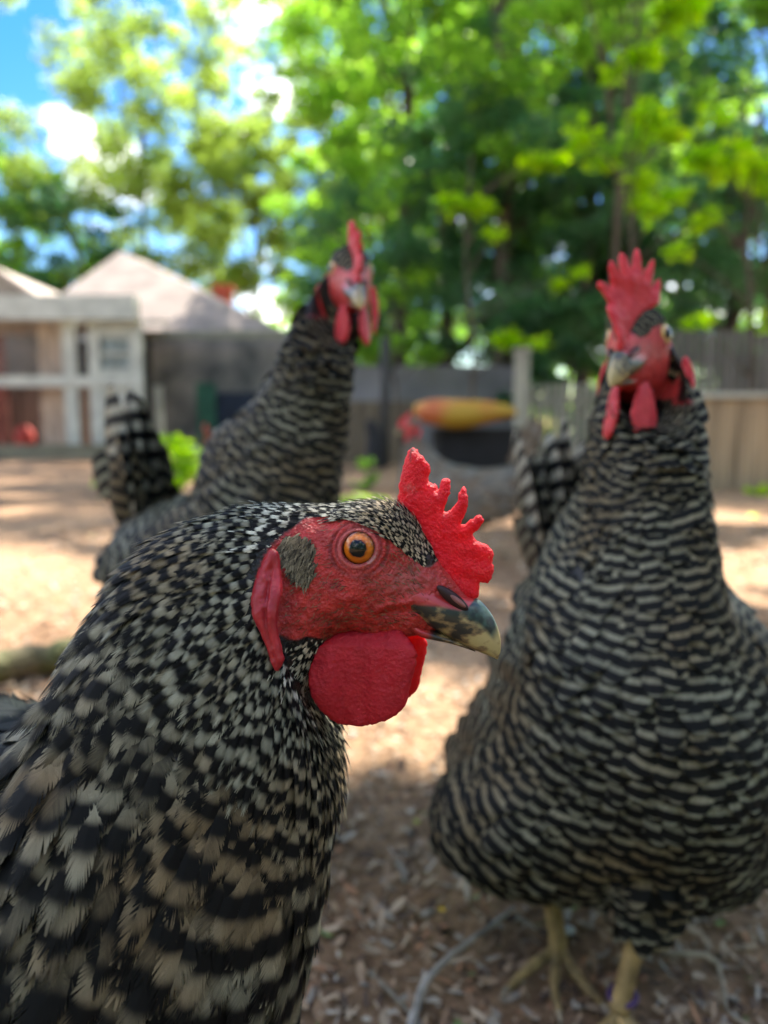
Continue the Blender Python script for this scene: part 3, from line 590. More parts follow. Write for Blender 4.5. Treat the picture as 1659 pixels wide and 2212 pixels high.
# ------------------------------------------------------------ the near hen in profile
def mk_near():
    a = R(13); x = RT * math.cos(a) - FW * math.sin(a); y = FW * math.cos(a) + RT * math.sin(a); O = P(775 + 22, 1180, 0.2515)
    M = Matrix(((x[0], y[0], UP[0], O[0]), (x[1], y[1], UP[1], O[1]), (x[2], y[2], UP[2], O[2]), (0, 0, 0, 1))) @ Matrix.Scale(0.93, 4)
    st = head_stations(M)
    # (dorsal px, ventral px, depth, half width, bias)
    N = [((655, 1094), (668, 1490), .2530, .0190, 0), ((560, 1097), (700, 1560), .2535, .0235, .02), ((464, 1120), (722, 1650), .2540, .0275, .03), ((380, 1162), (718, 1735), .2545, .0310, .04),
         ((312, 1228), (708, 1810), .2550, .0345, .05), ((256, 1312), (698, 1880), .2560, .0390, .05), ((222, 1405), (682, 1950), .2575, .0440, .04), ((194, 1492), (662, 2030), .2600, .0500, .02),
         ((150, 1567), (632, 2120), .2640, .0570, 0), ((50, 1615), (585, 2220), .2700, .0650, 0), ((-80, 1640), (520, 2350), .2780, .0740, 0), ((-220, 1655), (400, 2480), .286, .080, 0),
         ((-360, 1655), (230, 2560), .293, .082, 0), ((-480, 1640), (20, 2520), .299, .076, 0), ((-570, 1620), (-220, 2380), .305, .060, 0), ((-630, 1600), (-440, 2120), .31, .040, 0), ((-655, 1600), (-610, 1800), .314, .015, 0)]
    N = [(d, v, dep + .0035 + .002 * min(1, i / 4), w_, b) for i, (d, v, dep, w_, b) in enumerate(N)]
    for i, (d, v, dep, w_, b) in enumerate(N):
        k = min(1, i / 6); lat = nrm(np.array(y) * (1 - k) + k * nrm(FW + 0.18 * RT)); dd = -0.004 * 0
        st.append((P(d[0], d[1], dep), P(v[0], v[1], dep), lat, w_, b))
    lo = Loft(st, [26] * 9 + [10] * 16, nv=220, e=0.92)
    at = face_detail(lo, M, 9, True)
    root = link('barred_hen', lo.mesh('barred_hen', at), MAT['fg_skin'])
    tag(root, 'barred hen nearest the camera, head in profile with orange eye and crimson wattles', 'hen', 'black and white barred hens')
    head_bits(root, M, fg=True, comb=COMB_A, comb_twist=R(-10), lean=0.0)
    lo2 = Loft(st, 8, nv=300, e=0.92)
    iu = lambda xs, ys: (lambda u: np.interp(u, xs, ys))
    spc = iu([0, 4, 8, 10, 12, 14, 17, 20, 25], [.0016, .0019, .0026, .0040, .0066, .0100, .0150, .017, .020])
    wst = iu([0, 4, 8, 10, 12, 14, 17, 20, 25], [.0006, .0007, .0010, .0018, .0030, .0045, .0070, .009, .012])
    p, n, t, u, th = lo2.rows(spc, wst, 1.2, 25, jit=0.2)
    keep, XZ = dropface(M, p, u); keep &= ~((u < 9) & (XZ[:, 1] > 900) & (XZ[:, 0] > 560)); p, n, t, u, rph, th = p[keep], n[keep], t[keep], u[keep], lo2.rowph[keep], th[keep]
    dl = np.clip(np.cos(th) - .1, 0, 1) * sstep(13.5, 15.5, u) * (1 - sstep(21, 23, u)) * .42
    s_ = spc(u)
    for (u0, u1, sty, nb, sp_, lift, mul, wm, pm, cu) in ((0, 9.5, 'barb', 8, .85, .17, 3.6, 1.5, 1.9, .10), (9.5, 12.0, 'barb', 18, .7, .12, 3.6, 1.8, 1.6, .10), (12.0, 16.5, 'barb', 26, .4, .10, 3.0, 2.2, 1.45, .08), (16.5, 26, 'barb', 28, .25, .14, 2.8, 2.3, 1.45, .04)):
        m = (u >= u0) & (u < u1)
        if m.sum() == 0: continue
        feathers('plumage', p[m], n[m], t[m], s_[m] * mul, wst(u[m]) * wm, s_[m] * pm, MAT['crown_feather' if u1 < 10 else 'neck_feather' if u1 < 13 else 'fg_feather'], root, lift=lift + dl[m], curl=cu, spear=sp_, style=sty, nb=nb, phase=0.42, jdir=0.16 if u1 < 10 else 0.12, pj=.05, root_ph=None if u1 < 13 else rph[m] / pm)
    # ear tuft and the sparse bristles on the face
    lo3 = Loft(st[:11], 26, nv=260, e=0.92); N3, T3, _ = lo3.normals(); G = lo3.G.reshape(-1, 3); Nf = N3.reshape(-1, 3); Tf = T3.reshape(-1, 3)
    A = np.array(M.inverted()); loc = G @ A[:3, :3].T + A[:3, 3]; XZ = np.stack([loc[:, 0] / K + 742, 682 - loc[:, 2] / K], 1)
    side = np.abs(loc[:, 1]) > .008
    e_in = np.where(in_poly(XZ + rng.normal(0, 13, XZ.shape), EAR) & side)[0]; pk = rng.choice(e_in, min(len(e_in), 1500), replace=False)
    pk2 = pk
    down = -UP[None] * 0.8 + Tf[pk] * 0.35 + rng.normal(0, .25, (len(pk), 3))
    feathers('ear_tuft', G[pk] + Nf[pk] * 0.0004, Nf[pk], down, 0.0036, 0.0011, 0.02, MAT['tuft'], root, lift=.22, spear=.9, style='barb', nb=4)
    f_in = np.where(in_poly(XZ, FACE) & side & (np.hypot(XZ[:, 0] - 742, XZ[:, 1] - 684) > 165))[0]; pk = rng.choice(f_in, 1100, replace=False)
    feathers('face_bristle', G[pk] + Nf[pk] * 0.0003, Nf[pk], Tf[pk] + rng.normal(0, .3, (len(pk), 3)), 0.0026, 0.00022, 0.004, MAT['tuft'], root, lift=.18, spear=1, style='vane')
    # legs below the picture
    for s in (-1, 1):
        g = P(200 + 60 * s, 2500, .27 + .035 * s); g = np.array(g); f0 = np.array([g[0], g[1], 0.012]); kx = np.array([1.0, -.1, 0]); ky = np.array([.1, 1.0, 0])
        leg('leg', root, [g + [-.01, 0, .03], g + [-.02, 0, -.03], f0 + [0, 0, .0]], [.011, .007, .006], [[f0, f0 + kx * .03 + [0, 0, -.005], f0 + kx * .06 + [0, 0, -.007]], [f0, f0 + kx * .02 + ky * .02 + [0, 0, -.005], f0 + kx * .045 + ky * .035 + [0, 0, -.007]], [f0, f0 + kx * .02 - ky * .02 + [0, 0, -.005], f0 + kx * .045 - ky * .035 + [0, 0, -.007]], [f0, f0 - kx * .03 + [0, 0, -.007]]])
    rebase(root, (P(200, 2500, .27)[0], P(200, 2500, .27)[1], 0))
    return root

# ------------------------------------------------------------ a standing hen, profile stations in its own vertical plane
def mk_hen(label, base, yaw, headM, stn, spacing, wstep, group, mat='feather', tailmat='tail', comb=COMB_B, comb_twist=0, comb_scale=1, lean=0, eye='eye2', tail=None, wat_splay=0.0, name='barred_hen', legs=None, bodycurve=None, wattle=WATTLE_B, per=1.0, mul=3.0, wing=True, detail=1, thigh=1.0):
    f = np.array([math.sin(yaw), math.cos(yaw), 0.0]); lat0 = np.array([-f[1], f[0], 0]); base = np.array([base[0], base[1], 0.0])     # lat0 = bird's left
    st = head_stations(headM); hl = st[0][2]; nb_ = len(stn)
    for i, (d, v, w_, b) in enumerate(stn):
        k = min(1, (i + 1) / 4.0); lat = nrm(hl * (1 - k) + lat0 * k); off = bodycurve(i) if bodycurve is not None else 0
        q = lambda a: base + f * a[0] + lat0 * (off + (a[2] if len(a) > 2 else 0)) + np.array([0, 0, a[1]])
        st.append((q(d), q(v), lat, w_, b))
    lo = Loft(st, [10 if detail else 4] * 9 + [5] * (nb_ - 1), nv=120 if detail else 60, e=0.95, lumps=body_lumps if detail else None)
    at = face_detail(lo, headM, 8, False, .5)
    root = link(name, lo.mesh(name, at), MAT['skin'])
    tag(root, label, 'hen', group)
    head_bits(root, headM, comb=comb, comb_twist=comb_twist, comb_scale=comb_scale, lean=lean, eye=eye, wat_splay=wat_splay, wattle=wattle, wat_turn=R(38), eye_fwd=R(22), lobe_out=.004)
    lo2 = Loft(st, 8, nv=200, e=0.95, lumps=body_lumps if detail else None)
    xs = np.array([0, 8, 9, 12, 15, 18, 21, 26]); spc = lambda u: np.interp(u, xs, spacing); wst = lambda u: np.interp(u, xs, wstep)
    p, n, t, u, th = lo2.rows(spc, wst, 2, 8 + nb_ - 0.4, jit=0.13)
    keep, XZ = dropface(headM, p, u, ext=-.1); keep &= ~((u < 7.4) & (XZ[:, 1] > 900) & (XZ[:, 0] > 560)); p, n, t, u, th = p[keep], n[keep], t[keep], u[keep], th[keep]
    s_ = spc(u); m = u < 9.2
    feathers('plumage', p[m], n[m], t[m], s_[m] * 3, wst(u[m]) * 2, s_[m] * 1.5 * per, MAT[mat], root, lift=.12, spear=.5, phase=.45)
    # droop on the body: feathers fall towards the tail and the ground
    m = ~m; tt = t[m] + np.array([0, 0, -0.18]) * sstep(13, 18, u[m])[:, None]
    feathers('plumage', p[m], n[m], tt, s_[m] * mul, wst(u[m]) * 2.0, s_[m] * per, MAT[mat], root, lift=.12, curl=.05, spear=.1, phase=.45, jdir=.12)
    if tail:
        (bs, bz, blat, L_, n_, az0, az1, el0, el1, wd, pr) = tail; rt = base + f * bs + lat0 * blat + np.array([0, 0, bz])
        pts, dirs, nrmv = [], [], []
        for i in range(n_):
            k = i / (n_ - 1) * 2 - 1; el = el1 + (el0 - el1) * (1 - abs(k)); az = az0 + (az1 - az0) * (k + 1) / 2
            d = -f * math.cos(el) * math.cos(az) + lat0 * math.cos(el) * math.sin(az) + np.array([0, 0, math.sin(el)])
            sgn = 1 if k >= 0 else -1; nn = np.cross(d, np.cross(lat0 * sgn + np.array([0, 0, .35]) - f * .2, d))
            pts.append(rt + lat0 * k * 0.02 + nn * .002 * i % .003); dirs.append(d); nrmv.append(nn)
        pts, dirs, nrmv = map(np.array, (pts, dirs, nrmv))
        feathers('tail', pts, nrmv, dirs, L_, wd, pr, MAT[tailmat], root, lift=.0, curl=.05, spear=0, phase=.45, jdir=.02, camber=.06, sink=0, pj=.02, root_ph=np.zeros(len(pts)))
        # coverts round the root of the tail
        q = rng.integers(0, n_, 90); o = rng.random(90)
        feathers('tail_coverts', pts[q] + dirs[q] * (L_ * .45 * o)[:, None] * 0.9 + rng.normal(0, .006, (90, 3)), nrmv[q], dirs[q] + rng.normal(0, .12, (90, 3)), L_ * .38, wd * .8, pr * .75, MAT[mat], root, lift=.05, curl=.1, spear=.15, phase=.4, jdir=.1)
    if wing:
        for s in (-1, 1):
            # folded wing: a shield of overlapping feathers along the flank
            A = np.array(wing); w_n = 9; pp, dd, nn_, ll = [], [], [], []
            for r_ in range(7):
                for c_ in range(w_n):
                    a = c_ / (w_n - 1); b = r_ / 6
                    sx = A[0] + (A[1] - A[0]) * a; zz = A[2] + (A[3] - A[2]) * b - 0.02 * a
                    q = base + f * sx + np.array([0, 0, zz]) + lat0 * s * 0.2
                    # drop onto the flank: nearest loft point with that s,z
                    G = lo2.G; rel = G - base; gs = rel @ f; gz = rel[..., 2]; gl = (rel @ lat0) * s
                    dist = (gs - sx) ** 2 + (gz - zz) ** 2 + np.where(gl < 0.02, 1, 0); ix = np.unravel_index(np.argmin(dist), dist.shape)
                    pnt = G[ix]; no = nrm(pnt - (base + f * sx + np.array([0, 0, zz - .02])))
                    pp.append(pnt + no * 0.004); nn_.append(no); dd.append(-f * .95 + np.array([0, 0, -.35 + .25 * b])); ll.append(.045 + .03 * a)
            feathers('wing', np.array(pp), np.array(nn_), np.array(dd), np.array(ll), .022, .015 * per, MAT[mat], root, lift=.08, curl=.1, phase=.45, jdir=.06)
    if legs:
        for lg in legs:
            leg('leg', root, *lg)
            a, b_ = np.array(lg[0][0]), np.array(lg[0][1]); ax = nrm(b_ - a); n3 = 170; k = rng.random(n3); ph = rng.uniform(0, 2 * math.pi, n3); e1 = nrm(np.cross(ax, [1, .2, 0])); e2 = np.cross(ax, e1)
            rad = np.cos(ph)[:, None] * e1 + np.sin(ph)[:, None] * e2; pt = a - ax * .045 + ax * (k * (.058 if thigh == 1 else .050))[:, None] + rad * ((.026 * (1 - k) + .006) * thigh)[:, None]
            feathers('thigh_plumage', pt, rad, ax + 0 * rad - rad * .25, .026 * thigh, .013 * thigh, .010 * thigh, MAT[mat], root, lift=.12, curl=.1, phase=.45, jdir=.15)
    rebase(root, base)
    return root
def headmat(pos, fwd, pitch_up=0.0, roll=0.0, scale=1.0):
    f = Vector([float(a) for a in fwd]).normalized(); z = Vector((0, 0, 1)); y = z.cross(f).normalized(); z = f.cross(y).normalized()
    M = Matrix(((f.x, y.x, z.x, pos[0]), (f.y, y.y, z.y, pos[1]), (f.z, y.z, z.z, pos[2]), (0, 0, 0, 1)))
    return M @ Matrix.Rotation(-pitch_up, 4, 'Y') @ Matrix.Rotation(roll, 4, 'X') @ Matrix.Scale(scale, 4)
def turn(v, a):  # about z
    return np.array([v[0] * math.cos(a) - v[1] * math.sin(a), v[0] * math.sin(a) + v[1] * math.cos(a), v[2]])

near = mk_near()

# the hen standing on the right, breast to the lens
hp = P(1378, 730, .478); fw = turn(nrm(CAM - hp), R(-13)); MR = headmat(hp, fw, R(17), 0, 1.14)
B = np.array([0.184, .535])
sR = [((.034, .488), (.083, .425), .025, 0), ((.012, .446), (.092, .392), .031, 0), ((-.008, .402), (.102, .350), .036, 0), ((-.035, .362), (.112, .312), .044, -.02), ((-.065, .332), (.120, .268), .062, -.05),
      ((-.10, .316), (.122, .200), .083, -.10), ((-.135, .304), (.105, .135), .093, -.3), ((-.17, .285), (.060, .085), .100, -.6), ((-.20, .268), (-.01, .070), .092, -.65), ((-.225, .255), (-.085, .072), .066, -.5),
      ((-.240, .245), (-.15, .095), .042, -.3), ((-.25, .235), (-.20, .12), .032, -.4), ((-.256, .225), (-.235, .16), .02, 0), ((-.258, .21), (-.25, .19), .010, 0)]
def gz(px, py): g = ground_at(px, py, .006); return np.array([g[0], g[1], .008])
fb = gz(1205, 2075); ff = gz(1335, 2225)
legsR = [([P(1180, 1820, .585), P(1190, 1920, .575), fb + [0, 0, .012]], [.0115, .0072, .0066], [[fb + [0, 0, .010], fb + [-.010, -.03, .002], fb + [-.012, -.052, -.001]], [fb + [0, 0, .010], fb + [.010, -.025, .003], fb + [.022, -.045, -.001]], [fb + [0, 0, .010], fb + [-.028, -.015, .002], fb + [-.045, -.03, -.001]], [fb + [0, 0, .008], fb + [.004, .022, .0], fb + [.004, .03, -.001]]]),
         ([P(1392, 1900, .515), P(1375, 2020, .510), ff + [0, 0, .014]], [.011, .0068, .0064], [[ff + [0, 0, .010], ff + [-.02, -.012, .004], ff + [-.045, -.035, -.001]], [ff + [0, 0, .010], ff + [.004, -.03, .003], ff + [.006, -.05, -.001]], [ff + [0, 0, .010], ff + [.022, -.02, .003], ff + [.04, -.03, -.001]], [ff + [0, 0, .008], ff + [.004, .028, .0], ff + [.004, .036, -.001]]], 'shank', (P(1345, 2150, .508), (-.1, 0, 1), .0088))]
right = mk_hen('barred hen facing the camera with tall spiked comb and purple leg band', B, R(176), MR, sR, [.0022, .0034, .0066, .0096, .0112, .0118, .013, .015], [.0015, .002, .0055, .0095, .013, .015, .016, .018],
               'black and white barred hens', comb_twist=R(-32), comb_scale=.88, tail=(-.17, .250, .014, .175, 14, R(-14), R(18), R(76), R(62), .074, .022), wat_splay=.001, legs=legsR, wing=(.05, -.05, .18, .25), lean=0.002, thigh=1.55, bodycurve=lambda i: -.013 * max(0, 1 - i / 5) + .009 * max(0, min(i - 7, 4)))
# the hen stretching up behind
hp = P(757, 585, .60); fw = turn(nrm(CAM - hp), R(9)); ML = headmat(hp, fw, R(14), R(0), 1.02)
B2 = np.array([-.13, .68])
sL = [((.094, .535), (.122, .495), .020, 0), ((.060, .49), (.116, .448), .024, 0), ((.022, .452), (.110, .405), .030, 0), ((-.016, .418), (.106, .362), .036, 0), ((-.058, .388), (.106, .312), .048, -.03),
      ((-.09, .362), (.122, .252), .070, -.03), ((-.13, .342), (.10, .185), .088, 0), ((-.165, .328), (.045, .135), .092, 0), ((-.19, .316), (-.02, .11), .085, -.3), ((-.205, .308), (-.085, .10), .076, -.3),
      ((-.215, .302), (-.14, .12), .060, -.3), ((-.222, .295), (-.18, .17), .042, 0), ((-.228, .286), (-.205, .23), .025, 0), ((-.23, .28), (-.22, .26), .010, 0)]
def stand(base, f, w_=.03, h=.13, fwd=0.0):
    out = []; f = np.array([f[0], f[1], 0.0]); l = np.array([-f[1], f[0], 0.0])
    for s in (-1, 1):
        t0 = np.array([base[0], base[1], 0]) + l * s * w_ + f * fwd; a = t0 + [0, 0, .008]
        out.append(([t0 + [0, 0, h] + f * -.01, t0 + [0, 0, h * .5] + f * -.005, a + [0, 0, .008]], [.012, .0075, .007], [[a, a + f * .025, a + f * .055 + [0, 0, -.005]], [a, a + f * .02 + l * .018, a + f * .042 + l * .035 + [0, 0, -.005]], [a, a + f * .02 - l * .018, a + f * .042 - l * .035 + [0, 0, -.005]], [a, a - f * .028 + [0, 0, -.004]]]))
    return out
yl = math.atan2(.77, -.64); fL = (math.sin(yl), math.cos(yl))
left = mk_hen('barred hen behind the near one, neck stretched tall, looking at the camera', B2, yl, ML, sL, [.0026, .0042, .0078, .0102, .0118, .0125, .014, .015], [.0018, .003, .0065, .010, .014, .016, .016, .018],
              'black and white barred hens', comb_twist=R(8), comb_scale=.96, comb=COMB_A, tail=(-.185, .300, 0, .160, 12, R(-8), R(8), R(87), R(80), .050, .022), legs=stand(B2, fL), wing=(.05, -.08, .19, .28), wat_splay=.001)
# ------------------------------------------------------------ the yard
# ground: one sheet, finer near the lens
def ground_mat():
    m, t, b = new_mat('bare_earth'); l = t.links.new; tc = nd(t, 'ShaderNodeTexCoord'); o = tc.outputs['Object']
    n = nd(t, 'ShaderNodeTexNoise'); n.inputs['Scale'].default_value = 1.1; n.inputs['Detail'].default_value = 5; l(o, n.inputs['Vector'])
    r = nd(t, 'ShaderNodeValToRGB'); e = r.color_ramp.elements; e[0].position = .36; e[0].color = (.19, .12, .075, 1); e[1].position = .62; e[1].color = (.40, .265, .165, 1); l(n.outputs[0], r.inputs[0])
    n2 = nd(t, 'ShaderNodeTexNoise'); n2.inputs['Scale'].default_value = 45; n2.inputs['Detail'].default_value = 6; n2.inputs['Roughness'].default_value = .7; l(o, n2.inputs['Vector'])
    r2 = nd(t, 'ShaderNodeValToRGB'); e = r2.color_ramp.elements; e[0].position = .35; e[0].color = (.45, .42, .4, 1); e[1].position = .62; e[1].color = (1.15, 1.1, 1.05, 1); l(n2.outputs[0], r2.inputs[0])
    mx = nd(t, 'ShaderNodeMixRGB', blend_type='MULTIPLY'); mx.inputs[0].default_value = 1; l(r.outputs[0], mx.inputs[1]); l(r2.outputs[0], mx.inputs[2])
    # dark damp mulch near the hens' feet
    gm = nd(t, 'ShaderNodeSeparateXYZ'); l(o, gm.inputs[0]); mr = nd(t, 'ShaderNodeMapRange', interpolation_type='SMOOTHSTEP'); l(gm.outputs['Y'], mr.inputs[0]); mr.inputs[1].default_value = .55; mr.inputs[2].default_value = 1.3; mr.inputs[3].default_value = 0.0; mr.inputs[4].default_value = 1
    m2 = nd(t, 'ShaderNodeMixRGB', blend_type='MULTIPLY'); m2.inputs[0].default_value = 1; l(mx.outputs[0], m2.inputs[1]); ct = nd(t, 'ShaderNodeMixRGB'); ct.inputs[1].default_value = (.90, .92, .90, 1); ct.inputs[2].default_value = (1, 1, 1, 1); l(mr.outputs[0], ct.inputs[0]); l(ct.outputs[0], m2.inputs[2])
    l(m2.outputs[0], b.inputs['Base Color']); b.inputs['Roughness'].default_value = .95; b.inputs['Specular IOR Level'].default_value = .1
    bp = nd(t, 'ShaderNodeBump'); bp.inputs['Strength'].default_value = .8; bp.inputs['Distance'].default_value = .01; l(n2.outputs[0], bp.inputs['Height']); l(bp.outputs[0], b.inputs['Normal'])
    return m
gx = np.concatenate([[-60, -25, -10], np.linspace(-5, 5, 90), [10, 25, 60]]); gy = np.concatenate([[-30, -8, -2], np.linspace(0, 6, 110), np.linspace(6.4, 14, 30), [25, 50, 90]])
GX, GY = np.meshgrid(gx, gy); fall = np.exp(-((GX / 6) ** 2 + (GY / 8) ** 2))
GZ = (0.012 * noise2(GX + 50, GY + 50, 1.3, 51) + 0.006 * noise2(GX + 50, GY + 50, 6, 52)) * fall * sstep(.6, 1.4, np.hypot(GX, GY - .3)) - 0.001
V = np.stack([GX, GY, GZ], -1).reshape(-1, 3); nx_ = len(gx); i = np.arange(len(gy) - 1)[:, None] * nx_; k = np.arange(nx_ - 1)[None]
gr = link('ground', mkmesh('ground', V, np.stack([i + k, i + k + 1, i + k + 1 + nx_, i + k + nx_], -1).reshape(-1, 4)), ground_mat()); gr['kind'] = 'structure'
# litter: curled chips, dead leaf pieces and bark
def litter_mat():
    m, t, b = new_mat('leaf_litter'); l = t.links.new; u2 = nd(t, 'ShaderNodeUVMap', uv_map='rnd'); s2 = nd(t, 'ShaderNodeSeparateXYZ'); l(u2.outputs[0], s2.inputs[0])
    r = nd(t, 'ShaderNodeValToRGB'); r.color_ramp.interpolation = 'CONSTANT'; e = r.color_ramp.elements; e[0].position = 0; e[0].color = (.20, .125, .075, 1); e[1].position = .28; e[1].color = (.34, .235, .15, 1)
    for p, c in ((.48, (.09, .06, .045)), (.62, (.42, .32, .22)), (.78, (.30, .26, .21)), (.88, (.34, .18, .10)), (.93, (.44, .38, .30)), (.985, (.18, .24, .08))):
        k = e.new(p); k.color = (*c, 1)
    l(s2.outputs['X'], r.inputs[0]); l(r.outputs[0], b.inputs['Base Color']); b.inputs['Roughness'].default_value = .85; b.inputs['Specular IOR Level'].default_value = .2; return m
def scatter(n, xr, yr, smin, smax, power=1.0):
    x = rng.uniform(*xr, n); y = yr[0] + (yr[1] - yr[0]) * rng.random(n) ** power; s = np.exp(rng.uniform(math.log(smin), math.log(smax), n)) * (1 + .35 * np.clip(y - 1, 0, 6)); return x * (0.35 + .65 * np.clip(y / yr[1], 0, 1) if yr[0] > 0 else 1) + .12, y, s
def chips(name, n, xr, yr, smin, smax, mat, aspect=(.2, .6), power=1.6, up=.35):
    x, y, s = scatter(n, xr, yr, smin, smax, power); a = rng.uniform(0, 2 * math.pi, n); asp = rng.uniform(*aspect, n); rd = rng.random(n); V, U = [], []
    px_, py_ = rng.normal(0, up, n), rng.normal(0, up * .7, n); cv = rng.uniform(-.3, .5, n); z0 = rng.uniform(.0005, .007, n) + .3 * s * np.abs(px_) * .4
    for t in (-.5, -.18, .18, .5):
        wv = (1 - (abs(t) / .5) ** 2) * .75 + .25
        for q in (-1, 1):
            lx, ly = t * s, q * asp * s * .5 * wv * rng.uniform(.8, 1.2, n)
            V.append(np.stack([x + lx * np.cos(a) - ly * np.sin(a), y + lx * np.sin(a) + ly * np.cos(a), z0 + lx * px_ + ly * py_ + cv * s * (t * t) * .8], 1)); U.append(np.stack([rd, rd], 1))
    V = np.stack(V, 1).reshape(-1, 3); V[:, 2] = np.maximum(V[:, 2], .0006); U = np.stack(U, 1).reshape(-1, 2); q = np.array([(0, 1, 3, 2), (2, 3, 5, 4), (4, 5, 7, 6)])
    o = link(name, mkmesh(name, V, (q[None] + (np.arange(n) * 8)[:, None, None]).reshape(-1, 4), True, uv=U, uv2=U), mat); o['kind'] = 'stuff'; return o
LM = litter_mat()
chips('leaf_litter', 21000, (-1.6, 1.9), (.40, 3.2), .0045, .020, LM)
chips('leaf_litter', 9000, (-2.2, 2.2), (-.9, .75), .005, .022, LM, power=1.0)
chips('bark_mulch', 5000, (-.7, .8), (.40, 1.15), .004, .018, LM, aspect=(.1, .35), up=.5)
# ---- countable things on the ground
def twig(label, pts, r, col, name='twig', group=None):
    m = MB(); q = smooth_poly(pts, 6, False); k = np.linspace(0, 1, len(q)); m.tube(q + rng.normal(0, r * .15, q.shape), r * (1 - .55 * k), 9)
    b = np.mean(q, axis=0) * [1, 1, 0]; o = m.build(name, simple('bark_' + name, col, scale=60, var=.5, bump=.5, bscale=200, dist=.002), None, True, base=b); o.location = b; tag(o, label, 'stick', group); return o
g = lambda px, py, z=.006: ground_at(px, py, z)
twig('forked grey stick lying in the mulch below the near hen\'s beak', [g(880, 2300, .006), g(905, 2150, .012), g(960, 2075, .016), g(1060, 2000, .012), g(1110, 1960, .008)], .0036, (.30, .27, .235))
twig('thin dry stalk curling over the soil right of the leg band', [g(1430, 2060, .008), g(1530, 2065, .014), g(1560, 2110, .010), g(1570, 2180, .008), g(1620, 2215, .006)], .0022, (.34, .28, .2))
twig('short slanting stick on the bottom edge, left of the forked grey stick', [g(800, 2100, .006), g(870, 2170, .010), g(935, 2260, .006)], .0022, (.2, .17, .13))
def leaf(label, px, py, size, col, rz):
    b = g(px, py, .008); m = MB(); n = 7; V = []
    for i in range(n):
        t = i / (n - 1); w_ = math.sin(math.pi * t ** .8) * .36 * size
        for s_ in (-1, 0, 1): V.append(((t - .5) * size, s_ * w_, .25 * w_ * abs(s_) + .06 * size * math.sin(t * 3)))
    m.add(V, [(i * 3 + k, i * 3 + k + 1, i * 3 + k + 4, i * 3 + k + 3) for i in range(n - 1) for k in (0, 1)])
    o = m.build('fallen_leaf', simple('leaf_' + label[:6], col, rough=.6, var=.2, scale=60), None, True); o.location = b; o.rotation_euler = (.2, .15, rz); tag(o, label, 'leaf', 'fallen leaves on the soil'); return o
leaf('small round yellow fallen leaf beside the right hen\'s fluffy flank', 942, 1785, .017, (.70, .46, .10), .4)
leaf('tiny green fallen leaf, up and left of the round yellow one', 900, 1775, .010, (.25, .33, .02), 1.2)
leaf('tiny golden fallen leaf in the shaded mulch between the two barred hens', 952, 1965, .010, (.65, .40, .03), 2)
leaf('pale green fallen leaf left of the rear yellow leg', 1075, 1870, .020, (.42, .46, .20), .2)
leaf('torn green fallen leaf right of the leg with the purple band', 1435, 2010, .024, (.28, .40, .12), 2.3)
leaf('bright lime leaf lying on the sunny soil by the plank bed', 1630, 1118, .07, (.45, .60, .02), .1)
leaf('dull green fallen leaf between the two yellow legs', 1270, 1885, .020, (.10, .22, .10), .5)
def stone(label, px, py, r, col):
    b = g(px, py, 0); o = sphere('pebble', (0, 0, 0), r, simple('stone_' + label[:5], col, var=.3, scale=80), None, sq=(1.3, .6, .9), n=20); me = o.data
    for v in me.vertices: v.co *= 1 + .15 * math.sin(v.co.x * 900) * math.cos(v.co.z * 700)
    o.matrix_basis = Matrix.Translation((b[0], b[1], r * .4)) @ Matrix.Rotation(R(90), 4, 'X') @ Matrix.Identity(4); tag(o, label, 'pebble', 'pale pebbles'); return o
stone('white pebble between the toes of the right hen\'s rear leg', 1222, 2015, .006, (.7, .72, .70))
stone('pale blue grey pebble beside the round yellow leaf', 975, 1808, .008, (.5, .52, .56))
# mossy log at the left
lm = MB(); a = g(-140, 1440, .05); b_ = g(215, 1380, .045); q = smooth_poly([a, (a + b_) / 2 + [0, .02, .004], b_], 8, False); lm.tube(q + rng.normal(0, .003, q.shape), np.linspace(.030, .024, len(q)), 16)
lo_ = lm.build('fallen_log', simple('mossy_bark', (.13, .10, .06), col2=(.06, .075, .02), scale=10, bump=.9, bscale=60, dist=.01), None, True, base=(a[0], a[1], 0)); lo_.location = (a[0], a[1], 0)
for v_ in lo_.data.vertices: v_.co.z -= .024
tag(lo_, 'mossy fallen branch lying on the sunny soil at the left edge', 'log')

# ---- foliage
def leaf_mat(name, col, tcol, var=.35, tr=.55):
    m, t, b = new_mat(name); l = t.links.new; u2 = nd(t, 'ShaderNodeUVMap', uv_map='rnd'); s2 = nd(t, 'ShaderNodeSeparateXYZ'); l(u2.outputs[0], s2.inputs[0])
    r = nd(t, 'ShaderNodeValToRGB'); e = r.color_ramp.elements; e[0].color = (*[c * (1 - var) for c in col], 1); e[1].color = (col[0] * (1 + var * 1.4), col[1] * (1 + var), col[2], 1); l(s2.outputs['X'], r.inputs[0])
    l(r.outputs[0], b.inputs['Base Color']); b.inputs['Roughness'].default_value = .45; b.inputs['Specular IOR Level'].default_value = .4
    r2 = nd(t, 'ShaderNodeValToRGB'); e = r2.color_ramp.elements; e[0].color = (tcol[0] * .6, tcol[1] * .8, tcol[2], 1); e[1].color = (*[min(1, c * 1.25) for c in tcol], 1); l(s2.outputs['X'], r2.inputs[0])
    tl = nd(t, 'ShaderNodeBsdfTranslucent'); l(r2.outputs[0], tl.inputs[0]); ms = nd(t, 'ShaderNodeMixShader'); ms.inputs[0].default_value = tr
    l(b.outputs[0], ms.inputs[1]); l(tl.outputs[0], ms.inputs[2]); l(ms.outputs[0], t.nodes['Material Output'].inputs[0]); return m
